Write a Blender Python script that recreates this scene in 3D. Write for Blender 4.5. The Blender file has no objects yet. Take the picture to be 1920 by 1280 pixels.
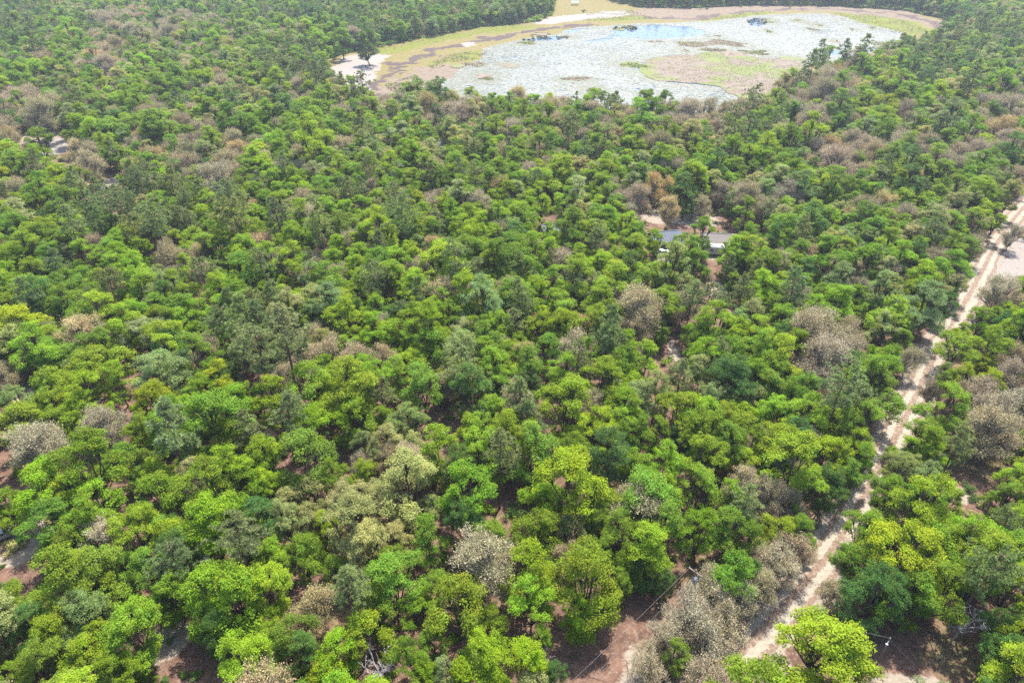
import bpy, math
import numpy as np
from mathutils import Vector

R = math.radians
rng = np.random.default_rng(11)
SC = bpy.context.scene
COL = SC.collection

# ------------------------------------------------------------------ camera
F_PX, CAM_H, PITCH = 1281.0, 86.0, R(33.3)
cam = bpy.data.cameras.new('camera')
cam.sensor_width = 36.0
cam.lens = 36.0 * F_PX / 1920.0
cam.clip_start, cam.clip_end = 1.0, 12000.0
cam_o = bpy.data.objects.new('camera', cam)
COL.objects.link(cam_o)
cam_o.location = (0, 0, CAM_H)
cam_o.rotation_euler = (math.pi / 2 - PITCH, 0, 0)
SC.camera = cam_o

# ------------------------------------------------------------------ sky, sun, exposure
SUN_EL, SUN_AZ = R(64), R(24)          # azimuth clockwise from straight ahead (+Y)
world = bpy.data.worlds.new('World')
SC.world = world
world.use_nodes = True
nt = world.node_tree
nt.nodes.clear()
sky = nt.nodes.new('ShaderNodeTexSky')
sky.sky_type = 'NISHITA'
sky.sun_disc = False
sky.sun_elevation = SUN_EL
sky.sun_rotation = SUN_AZ
sky.air_density, sky.dust_density, sky.ozone_density = 1.0, 1.5, 1.0
bg = nt.nodes.new('ShaderNodeBackground')
bg.inputs[1].default_value = 0.15
wo = nt.nodes.new('ShaderNodeOutputWorld')
nt.links.new(sky.outputs[0], bg.inputs[0])
nt.links.new(bg.outputs[0], wo.inputs[0])

sun = bpy.data.lights.new('sun', 'SUN')
sun.energy, sun.angle, sun.color = 3.7, R(0.6), (1.0, 0.955, 0.88)
sun_o = bpy.data.objects.new('sun', sun)
COL.objects.link(sun_o)
to_sun = Vector((math.sin(SUN_AZ) * math.cos(SUN_EL), math.cos(SUN_AZ) * math.cos(SUN_EL), math.sin(SUN_EL)))
sun_o.rotation_euler = to_sun.to_track_quat('Z', 'Y').to_euler()
sun_o.location = (0, 0, 300)

vs = SC.view_settings
vs.view_transform, vs.look, vs.gamma = 'Standard', 'None', 1.0
vs.use_curve_mapping = False
vs.exposure = 1.64
cy = SC.cycles
cy.max_bounces, cy.diffuse_bounces, cy.glossy_bounces, cy.transmission_bounces = 6, 4, 2, 4
cy.transparent_max_bounces, cy.volume_bounces = 4, 0
cy.use_denoising = False
cy.sample_clamp_indirect = 5.0
cy.use_adaptive_sampling = False
cy.caustics_reflective = cy.caustics_refractive = False

# ------------------------------------------------------------------ pixel <-> place
SP, CP = math.sin(PITCH), math.cos(PITCH)
def at(px, py, z=0.0):
    """place on the level z seen at pixel px, py of the 1920 x 1280 picture"""
    u, v = (px - 960.0) / F_PX, (640.0 - py) / F_PX
    d = np.array([u, CP + v * SP, -SP + v * CP])
    t = (CAM_H - z) / -d[2]
    return np.array([d[0] * t, d[1] * t, z])
def to_px(x, y, z):
    dz = z - CAM_H
    depth = y * CP - dz * SP
    return 960 + F_PX * x / depth, 640 - F_PX * (y * SP + dz * CP) / depth, depth
def poly(pts):
    return np.array([at(x, y)[:2] for x, y in pts])

# ------------------------------------------------------------------ node helpers
def new_mat(name):
    m = bpy.data.materials.new(name)
    m.use_nodes = True
    m.node_tree.nodes.clear()
    return m, m.node_tree
def N(t, kind, **kw):
    n = t.nodes.new(kind)
    for k, v in kw.items():
        if k.startswith('i_'):
            n.inputs[k[2:].replace('_', ' ')].default_value = v
        else:
            setattr(n, k, v)
    return n
def L(t, a, b):
    t.links.new(a, b)
def noise(t, vec, scale, detail=4.0, rough=0.55):
    n = N(t, 'ShaderNodeTexNoise')
    n.inputs['Scale'].default_value = scale
    n.inputs['Detail'].default_value = detail
    n.inputs['Roughness'].default_value = rough
    L(t, vec, n.inputs['Vector'])
    return n.outputs['Fac']
def ramp(t, fac, lo, hi):
    n = N(t, 'ShaderNodeMapRange', interpolation_type='SMOOTHSTEP')
    n.inputs['From Min'].default_value = lo
    n.inputs['From Max'].default_value = hi
    L(t, fac, n.inputs['Value'])
    return n.outputs['Result']
def mixc(t, fac, a, b, blend='MIX'):
    n = N(t, 'ShaderNodeMix', data_type='RGBA', blend_type=blend)
    for sock, v in ((n.inputs['Factor'], fac), (n.inputs['A'], a), (n.inputs['B'], b)):
        pass
    for nm, v in (('Factor', fac),):
        s = n.inputs[0]
        if isinstance(v, (int, float)): s.default_value = v
        else: L(t, v, s)
    for i, v in ((6, a), (7, b)):
        s = n.inputs[i]
        if isinstance(v, tuple): s.default_value = (*v, 1.0)
        else: L(t, v, s)
    return n.outputs[2]
def math_(t, op, a, b=None, clamp=False):
    n = N(t, 'ShaderNodeMath', operation=op, use_clamp=clamp)
    for i, v in enumerate((a, b)):
        if v is None: continue
        if isinstance(v, (int, float)): n.inputs[i].default_value = v
        else: L(t, v, n.inputs[i])
    return n.outputs[0]
def finish(t, bsdf):
    o = N(t, 'ShaderNodeOutputMaterial')
    L(t, bsdf, o.inputs['Surface'])
def bump(t, h, strength, dist):
    b = N(t, 'ShaderNodeBump')
    b.inputs['Strength'].default_value = strength
    b.inputs['Distance'].default_value = dist
    L(t, h, b.inputs['Height'])
    return b.outputs['Normal']
def plain(name, col, rough=0.6, var=0.15, scale=3.0, metal=0.0, spec=0.4):
    m, t = new_mat(name)
    tc = N(t, 'ShaderNodeTexCoord')
    f = noise(t, tc.outputs['Object'], scale, 5)
    dark = tuple(c * (1 - var) for c in col)
    lite = tuple(min(1, c * (1 + var)) for c in col)
    c = mixc(t, ramp(t, f, 0.3, 0.7), dark, lite)
    p = N(t, 'ShaderNodeBsdfPrincipled')
    L(t, c, p.inputs['Base Color'])
    p.inputs['Roughness'].default_value = rough
    p.inputs['Metallic'].default_value = metal
    p.inputs['Specular IOR Level'].default_value = spec
    finish(t, p.outputs[0])
    return m

def leaf_material(name, trans, rough=0.6, spec=0.16):
    m, t = new_mat(name)
    a = N(t, 'ShaderNodeAttribute', attribute_type='INSTANCER', attribute_name='tint')
    v = N(t, 'ShaderNodeAttribute', attribute_type='GEOMETRY', attribute_name='spray')
    sep = N(t, 'ShaderNodeSeparateColor')
    L(t, v.outputs['Color'], sep.inputs[0])
    hsv = N(t, 'ShaderNodeHueSaturation')
    L(t, a.outputs['Color'], hsv.inputs['Color'])
    mr = N(t, 'ShaderNodeMapRange')
    mr.inputs['To Min'].default_value, mr.inputs['To Max'].default_value = 0.70, 1.32
    L(t, sep.outputs[0], mr.inputs['Value'])
    L(t, mr.outputs[0], hsv.inputs['Value'])
    mh = N(t, 'ShaderNodeMapRange')
    mh.inputs['To Min'].default_value, mh.inputs['To Max'].default_value = 0.478, 0.522
    L(t, sep.outputs[1], mh.inputs['Value'])
    L(t, mh.outputs[0], hsv.inputs['Hue'])
    p = N(t, 'ShaderNodeBsdfPrincipled')
    L(t, hsv.outputs[0], p.inputs['Base Color'])
    p.inputs['Roughness'].default_value = rough
    p.inputs['Specular IOR Level'].default_value = spec
    tr = N(t, 'ShaderNodeBsdfTranslucent')
    L(t, mixc(t, 0.5, hsv.outputs[0], (1.35, 1.25, 0.6), 'MULTIPLY'), tr.inputs['Color'])
    mx = N(t, 'ShaderNodeMixShader')
    mx.inputs[0].default_value = trans
    L(t, p.outputs[0], mx.inputs[1])
    L(t, tr.outputs[0], mx.inputs[2])
    finish(t, mx.outputs[0])
    return m

M = {}
M['leaf'] = leaf_material('broad_leaf', 0.42)
M['needle'] = leaf_material('pine_needle', 0.28, 0.6)
M['twig'] = leaf_material('dry_twig', 0.15, 0.8, 0.15)
M['bark'] = plain('bark', (0.075, 0.055, 0.043), 0.9, 0.4, 4.0, spec=0.1)
M['bark_grey'] = plain('grey_bark', (0.20, 0.172, 0.148), 0.9, 0.35, 4.0, spec=0.1)
M['bark_pine'] = plain('pine_bark', (0.12, 0.075, 0.055), 0.9, 0.4, 4.0, spec=0.1)
M['dead'] = plain('dead_wood', (0.40, 0.36, 0.35), 0.85, 0.3, 5.0, spec=0.15)

# ------------------------------------------------------------------ mesh helpers
def quad_mesh(name, V, Q, mats, mat_index=None, spray=None):
    V = np.asarray(V, dtype=np.float32)
    Q = np.asarray(Q, dtype=np.int32)
    me = bpy.data.meshes.new(name)
    me.vertices.add(len(V)); me.vertices.foreach_set('co', V.ravel())
    k = Q.shape[1]
    me.loops.add(Q.size); me.loops.foreach_set('vertex_index', Q.ravel())
    me.polygons.add(len(Q))
    me.polygons.foreach_set('loop_start', np.arange(0, Q.size, k, dtype=np.int32))
    try:
        me.polygons.foreach_set('loop_total', np.full(len(Q), k, dtype=np.int32))
    except Exception:
        pass
    for m in (mats if isinstance(mats, (list, tuple)) else [mats]):
        me.materials.append(m)
    if mat_index is not None:
        me.polygons.foreach_set('material_index', np.asarray(mat_index, dtype=np.int32))
    if spray is not None:
        a = me.attributes.new('spray', 'FLOAT_COLOR', 'POINT')
        a.data.foreach_set('color', np.asarray(spray, dtype=np.float32).ravel())
    me.update(calc_edges=True)
    return me
def obj(name, me, parent=None, loc=(0, 0, 0), rz=0.0):
    o = bpy.data.objects.new(name, me)
    COL.objects.link(o)
    o.location = loc
    o.rotation_euler = (0, 0, rz)
    if parent is not None:
        o.parent = parent
    return o
def tag(o, label=None, cat=None, group=None, kind=None):
    if label: o['label'] = label
    if cat: o['category'] = cat
    if group: o['group'] = group
    if kind: o['kind'] = kind
    return o

class Tubes:
    """tapered limbs, quads only"""
    def __init__(self): self.V, self.Q, self.n = [], [], 0
    def path(self, pts, rad, sides=5):
        pts = np.asarray(pts, float); k = len(pts)
        d = np.gradient(pts, axis=0)
        d /= np.linalg.norm(d, axis=1, keepdims=True) + 1e-9
        ref = np.where(np.abs(d[:, 2:3]) > 0.9, [[1.0, 0, 0]], [[0, 0, 1.0]])
        u = np.cross(d, ref); u /= np.linalg.norm(u, axis=1, keepdims=True) + 1e-9
        w = np.cross(d, u)
        a = np.arange(sides) * 2 * math.pi / sides
        ring = pts[:, None] + np.asarray(rad)[:, None, None] * (np.cos(a)[None, :, None] * u[:, None] + np.sin(a)[None, :, None] * w[:, None])
        self.V.append(ring.reshape(-1, 3))
        i, j = np.meshgrid(np.arange(k - 1), np.arange(sides), indexing='ij')
        b = self.n
        q = np.stack([b + i * sides + j, b + i * sides + (j + 1) % sides, b + (i + 1) * sides + (j + 1) % sides, b + (i + 1) * sides + j], -1)
        self.Q.append(q.reshape(-1, 4))
        self.n += k * sides
    def arrays(self): return np.concatenate(self.V), np.concatenate(self.Q)

def norm(a): return a / (np.linalg.norm(a, axis=-1, keepdims=True) + 1e-9)
def leaf_quads(c, nrm, long_, wide, g, direction=None):
    """rhombus leaves at centres c, facing nrm"""
    n = len(c)
    t = direction if direction is not None else g.normal(size=(n, 3))
    u = norm(t - nrm * np.sum(t * nrm, 1, keepdims=True))
    w = np.cross(nrm, u)
    l, k = np.asarray(long_)[:, None], np.asarray(wide)[:, None]
    sag = nrm * (l * 0.18)
    V = np.stack([c - u * l - sag, c + w * k, c + u * l - sag, c - w * k], 1).reshape(-1, 3)
    Q = np.arange(4 * n).reshape(-1, 4)
    return V, Q
def sph(g, n): return norm(g.normal(size=(n, 3)))

# ------------------------------------------------------------------ tree forms (each about 9 m wide, made once, shared by copies)
def bend(g, a, b, wob, k=4):
    a, b = np.asarray(a, float), np.asarray(b, float)
    t = np.linspace(0, 1, k)[:, None]
    p = a + (b - a) * t
    p[1:-1] += g.normal(size=(k - 2, 3)) * wob
    return p
def oak_layout(g, H, Rad, base, nl, flat):
    """lobes of a crown: centre and radius"""
    lobes = []
    ch = H - base
    lobes.append((np.array([g.normal() * .4, g.normal() * .4, H - Rad * .42]), Rad * .46))
    off = g.uniform(0, 6.3)
    for i in range(nl):
        a = off + i * 2 * math.pi / nl + g.normal() * .25
        rr = Rad * g.uniform(.45, .68)
        lr = Rad * g.uniform(.30, .44)
        z = base + ch * g.uniform(.14, .70)
        lobes.append((np.array([math.cos(a) * rr, math.sin(a) * rr, z]), lr))
    for i in range(nl - 1):
        a = g.uniform(0, 6.3); rr = Rad * g.uniform(.30, .62)
        lobes.append((np.array([math.cos(a) * rr, math.sin(a) * rr, base + ch * g.uniform(.06, .32)]), Rad * g.uniform(.24, .36)))
    for i in range(max(2, nl // 2)):
        a = g.uniform(0, 6.3); rr = Rad * g.uniform(.2, .45)
        lobes.append((np.array([math.cos(a) * rr, math.sin(a) * rr, base + ch * g.uniform(.55, .85)]), Rad * g.uniform(.26, .36)))
    return lobes
def make_oak(seed, H=11.5, Rad=4.6, base=3.6, nl=6, per=15, leaves=150, size=.102, clump=(.42, .92), dens=1.0):
    g = np.random.default_rng(seed)
    lobes = oak_layout(g, H, Rad, base, nl, 1)
    tb = Tubes()
    lean = g.normal(size=2) * .35
    fork = np.array([lean[0], lean[1], base * g.uniform(.75, 1.05)])
    tb.path(bend(g, (0, 0, -.3), fork, .08), [.30, .22, .19, .17], 6)
    CV, CQ, CS, nv = [], [], [], 0
    centre = np.array([0, 0, base + (H - base) * .40])
    for lc, lr in lobes:
        mid = fork + (lc - fork) * .6
        tb.path(bend(g, fork, lc, .18, 5), [.15, .11, .085, .06, .035], 5)
        k = int(per * (lr / (Rad * .38)) ** 1.6 * g.uniform(.85, 1.15))
        d = sph(g, k * 3)
        out = norm(lc - centre)
        score = d @ out * .75 + d[:, 2] * .50 + g.normal(size=len(d)) * .35
        d = d[np.argsort(-score)[:k]]
        pos = lc + d * lr * g.uniform(.62, 1.08, size=(k, 1)) * np.array([1, 1, .92])
        lobe_v = g.uniform(.3, .7)
        for p in pos:
            tb.path(np.stack([lc * .75 + fork * .25, (lc + p) / 2 + g.normal(size=3) * .1, p]), [.045, .03, .012], 3)
            cr = g.uniform(*clump) * Rad / 4.6
            n = int(leaves * dens * (cr / .78) ** 2)
            q = sph(g, n)
            q[:, 2] = np.where(q[:, 2] < -.35, -q[:, 2] * .6, q[:, 2])
            q = norm(q)
            rr = cr * g.uniform(.25, 1, n) ** .55
            rr *= np.where(g.uniform(size=n) < .16, g.uniform(1.0, 1.5, n), 1.0)
            rr *= 1 + .22 * np.sin(q[:, 0] * 5 + q[:, 1] * 4 + g.uniform(0, 6))
            c = p + q * rr[:, None] * np.array([1, 1, .74])
            nr = norm(q * .75 + np.array([0, 0, .55]) + g.normal(size=(n, 3)) * .55)
            s = size * g.uniform(.65, 1.35, n)
            V, Q = leaf_quads(c, nr, s, s * .62, g)
            CV.append(V); CQ.append(Q + nv); nv += len(V)
            val = np.clip(lobe_v + g.normal() * .16 + g.normal(size=n) * .17, 0, 1)
            hue = np.clip(.5 + g.normal() * .16 + g.normal(size=n) * .16, 0, 1)
            CS.append(np.repeat(np.stack([val, hue, val * 0, val * 0 + 1], 1), 4, axis=0))
    return tb.arrays(), (np.concatenate(CV), np.concatenate(CQ), np.concatenate(CS))

def make_bare(seed, H=10.5, Rad=4.6, base=2.6, nl=7, per=10, twigs=44, leaves=46, lsize=.085):
    """grey oak in thin spring foliage: many fine twigs and small dry leaves"""
    g = np.random.default_rng(seed)
    lobes = oak_layout(g, H, Rad, base, nl, 1)
    tb = Tubes()
    fork = np.array([g.normal() * .3, g.normal() * .3, base * g.uniform(.6, .9)])
    tb.path(bend(g, (0, 0, -.3), fork, .08), [.30, .23, .20, .18], 6)
    CV, CQ, CS, nv = [], [], [], 0
    for lc, lr in lobes:
        tb.path(bend(g, fork, lc, .25, 5), [.15, .115, .09, .065, .04], 5)
        k = int(per * (lr / (Rad * .38)) ** 1.5)
        d = sph(g, k); d[:, 2] = np.where(d[:, 2] < -.2, -d[:, 2], d[:, 2])
        pos = lc + d * lr * g.uniform(.5, 1.0, size=(k, 1))
        for p in pos:
            start = lc * .7 + fork * .3
            tb.path(bend(g, start, p, .16, 4), [.065, .052, .04, .026], 4)
            for _b in range(2):
                e = p + norm(g.normal(size=3) + norm(p - lc)) * g.uniform(.5, 1.1)
                tb.path(bend(g, start * .4 + p * .6, e, .1, 3), [.036, .028, .014], 3)
            out = norm(p - np.array([0, 0, base + 1.0]))
            dr = norm(out * .9 + g.normal(size=(twigs, 3)) * .7 + np.array([0, 0, .25]))
            st = p + g.normal(size=(twigs, 3)) * .28
            ln = g.uniform(.35, 1.05, twigs)
            c = st + dr * ln[:, None] * .5
            nr = norm(np.cross(dr, g.normal(size=(twigs, 3))))
            V, Q = leaf_quads(c, nr, ln * .55, np.full(twigs, .024), g, dr)
            CV.append(V); CQ.append(Q + nv); nv += len(V)
            tv = np.clip(.58 + g.normal(size=twigs) * .15, 0, 1)
            CS.append(np.repeat(np.stack([tv, tv * 0 + .5, tv * 0, tv * 0 + 1], 1), 4, axis=0))
            n = leaves
            tip = st + dr * ln[:, None]
            c = tip[g.integers(0, twigs, n)] + g.normal(size=(n, 3)) * .2
            nr = norm(g.normal(size=(n, 3)) + np.array([0, 0, .8]))
            s = lsize * g.uniform(.6, 1.5, n)
            V, Q = leaf_quads(c, nr, s, s * .6, g)
            CV.append(V); CQ.append(Q + nv); nv += len(V)
            b = .45 + g.normal() * .16
            val = np.clip(b + g.normal(size=n) * .13, 0, 1); hue = np.clip(.5 + g.normal() * .25 + g.normal(size=n) * .2, 0, 1)
            CS.append(np.repeat(np.stack([val, hue, val * 0, val * 0 + 1], 1), 4, axis=0))
    return tb.arrays(), (np.concatenate(CV), np.concatenate(CQ), np.concatenate(CS))

def make_pine(seed, H=15.5, Rad=3.5, start=.42, whorls=13, needles=24, flat=False):
    g = np.random.default_rng(seed)
    tb = Tubes()
    top = np.array([g.normal() * .5, g.normal() * .5, H])
    P = bend(g, (0, 0, -.3), top, .10, 6)
    tb.path(P, [.24, .20, .165, .125, .08, .03], 6)
    CV, CQ, CS, nv = [], [], [], 0
    for i in range(whorls):
        t = start + (1 - start) * (i + g.uniform(-.3, .3)) / (whorls - 1)
        t = min(max(t, start), .985)
        z = t * H
        ax = np.array([np.interp(z, P[:, 2], P[:, 0]), np.interp(z, P[:, 2], P[:, 1]), z])
        s = (t - start) / (1 - start)
        prof = (1 - s ** 2.2) * (.62 + .38 * min(1, s * 3.2))
        if flat: prof = .35 + .65 * math.sin(min(1, s * 1.12) * math.pi) ** .7
        for b in range(g.integers(3, 6)):
            if g.uniform() < .12: continue
            a = g.uniform(0, 6.3)
            ln = max(.5, Rad * prof * g.uniform(.6, 1.12))
            tip = ax + np.array([math.cos(a) * ln, math.sin(a) * ln, ln * g.uniform(.05, .35)])
            br = bend(g, ax, tip, .10, 4)
            tb.path(br, [.055, .04, .028, .014], 3)
            nt_ = max(3, int(ln * 2.6))
            tt = g.uniform(.35, 1.04, nt_)
            pos = ax + (tip - ax) * tt[:, None] + g.normal(size=(nt_, 3)) * np.array([.30, .30, .16]) * (ln / 3.0 + .4)
            for p in pos:
                n = needles
                fwd = norm(p - ax)
                dr = norm(sph(g, n) + fwd * .55 + np.array([0, 0, .55]))
                l = g.uniform(.22, .40, n)
                c = p + dr * l[:, None] * .7
                nr = norm(np.cross(dr, g.normal(size=(n, 3))) + np.array([0, 0, .5]))
                V, Q = leaf_quads(c, nr, l, np.full(n, .042), g, dr)
                CV.append(V); CQ.append(Q + nv); nv += len(V)
                v0 = .5 + g.normal() * .17
                val = np.clip(v0 + g.normal(size=n) * .13, 0, 1)
                CS.append(np.repeat(np.stack([val, np.clip(.5 + g.normal(size=n) * .15, 0, 1), val * 0, val * 0 + 1], 1), 4, axis=0))
    return tb.arrays(), (np.concatenate(CV), np.concatenate(CQ), np.concatenate(CS))

def make_dead(seed, H=9.0, Rad=3.2, up=.6):
    g = np.random.default_rng(seed)
    tb = Tubes(); tw = Tubes()
    fork = np.array([.2, .1, H * .4])
    tb.path(bend(g, (0, 0, -.3), fork, .1), [.26, .21, .18, .16], 6)
    for i in range(8):
        a = i * .8 + g.normal() * .3
        rr = Rad * g.uniform(.5, 1)
        e = fork + np.array([math.cos(a) * rr, math.sin(a) * rr, H * up * g.uniform(.55, 1)])
        p = bend(g, fork, e, .25, 5)
        tb.path(p, [.13, .10, .08, .06, .035], 5)
        for j in range(9):
            s = p[g.integers(1, 5)] + g.normal(size=3) * .1
            d = norm(norm(e - fork) + g.normal(size=3) * .8)
            q = bend(g, s, s + d * g.uniform(.7, 1.8), .12, 4)
            tw.path(q, [.055, .042, .03, .014], 4)
            for k in range(4):
                s2 = q[g.integers(1, 4)]
                d2 = norm(d + g.normal(size=3) * .7)
                tw.path(bend(g, s2, s2 + d2 * g.uniform(.3, .9), .06, 3), [.03, .022, .010], 3)
    return tb.arrays(), tw.arrays()
def make_dead_pine(seed):
    g = np.random.default_rng(seed)
    tb = Tubes(); tw = Tubes()
    H = 9.5
    tb.path(bend(g, (0, 0, -.3), (.5, .2, H), .12, 6), [.2, .17, .14, .11, .07, .03], 6)
    for i in range(90):
        z = H * g.uniform(.38, .99); a = g.uniform(0, 6.3)
        s = np.array([.5 * z / H, .2 * z / H, z]); ln = g.uniform(1.3, 2.9) * (1.15 - z / H * .55)
        e = s + np.array([math.cos(a) * ln, math.sin(a) * ln, ln * g.uniform(.1, .6)])
        tw.path(bend(g, s, e, .1, 4), [.055, .045, .032, .012], 4)
    return tb.arrays(), tw.arrays()

def make_bush(seed):
    g = np.random.default_rng(seed)
    V_, Q_, S_, nv = [], [], [], 0
    for i in range(9):
        p = np.array([g.normal() * .55, g.normal() * .55, g.uniform(.3, .75)])
        n = 75; q = sph(g, n); q[:, 2] = np.abs(q[:, 2])
        c = p + q * g.uniform(.2, .55, (n, 1))
        c[:, 2] = np.maximum(c[:, 2], .03)
        nr = norm(q + np.array([0, 0, .5]) + g.normal(size=(n, 3)) * .5)
        s = .11 * g.uniform(.6, 1.4, n)
        V, Q = leaf_quads(c, nr, s, s * .6, g)
        V_.append(V); Q_.append(Q + nv); nv += len(V)
        val = np.clip(.5 + g.normal() * .15 + g.normal(size=n) * .2, 0, 1)
        S_.append(np.repeat(np.stack([val, np.clip(.5 + g.normal(size=n) * .2, 0, 1), val * 0, val * 0 + 1], 1), 4, axis=0))
    return np.concatenate(V_), np.concatenate(Q_), np.concatenate(S_)

FORMS = {}     # kind -> list of (trunk mesh, crown mesh, height, crown radius, crown centre height)
JOINED = []    # joined meshes for the far woods
def register(kind, parts, bark, leafm, H, Rad, zc):
    (tV, tQ), crown = parts
    cV, cQ = crown[0], crown[1]
    cS = crown[2] if len(crown) > 2 else np.tile(np.array([[.5, .5, 0, 1]]), (len(cV), 1))
    tm = quad_mesh(kind + '_trunk', tV, tQ, M[bark])
    cm = quad_mesh(kind + '_crown', cV, cQ, M[leafm], spray=cS)
    jm = quad_mesh(kind + '_whole', np.concatenate([tV, cV]), np.concatenate([tQ, cQ + len(tV)]), [M[bark], M[leafm]],
                   np.concatenate([np.zeros(len(tQ)), np.ones(len(cQ))]),
                   np.concatenate([np.tile(np.array([[.5, .5, 0, 1]]), (len(tV), 1)), cS]))
    FORMS.setdefault(kind, []).append((tm, cm, H, Rad, zc, len(JOINED)))
    JOINED.append(jm)
for i in range(12):
    H, Rd, b = [(9.5, 4.9, 1.8), (15, 4.9, 2.8), (12, 4.1, 2.0), (11.5, 4.6, 2.2), (12.5, 4.4, 2.8), (10.5, 4.8, 2.0), (13.5, 4.5, 2.4), (11, 4.3, 2.6), (12, 5.0, 2.2), (12.8, 4.2, 2.0), (10.8, 4.6, 2.4), (14, 4.4, 3.0)][i]
    register('oak', make_oak(100 + i, H, Rd, b, nl=4 + i % 5), 'bark', 'leaf', H, Rd, b + (H - b) * .55)
for i in range(4):
    H, Rd, b = [(12, 4.8, 2.0), (13.5, 4.5, 2.2), (11, 5.0, 1.8), (14, 4.7, 2.2)][i]
    register('live', make_oak(200 + i, H, Rd, b, nl=7, per=15, leaves=160, size=.09, clump=(.42, .8), dens=1.1), 'bark', 'leaf', H, Rd, b + (H - b) * .55)
for i in range(6):
    H, Rd, b = [(10.5, 4.6, 2.6), (9.5, 4.8, 2.2), (11.5, 4.4, 3.0), (10, 4.6, 2.4), (11, 5.0, 2.6), (9.8, 4.5, 2.5)][i]
    register('bare', make_bare(300 + i, H, Rd, b, nl=6 + i % 3), 'bark_grey', 'twig', H, Rd, b + (H - b) * .58)
for i in range(6):
    H, Rd = [(15.5, 3.6), (17, 3.4), (14, 3.8), (16, 3.9), (18, 3.6), (15, 3.5)][i]
    register('pine', make_pine(400 + i, H, Rd, [.42, .5, .38, .55, .5, .45][i], flat=i in (3, 4)), 'bark_pine', 'needle', H, Rd, H * .74)
M['dead_twig'] = M['dead']
for i in range(2):
    register('dead', make_dead(500 + i), 'dead', 'dead_twig', 9, 3.2, 6.2)
register('deadpine', make_dead_pine(510), 'dead', 'dead_twig', 9.5, 3.0, 6.6)

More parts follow.
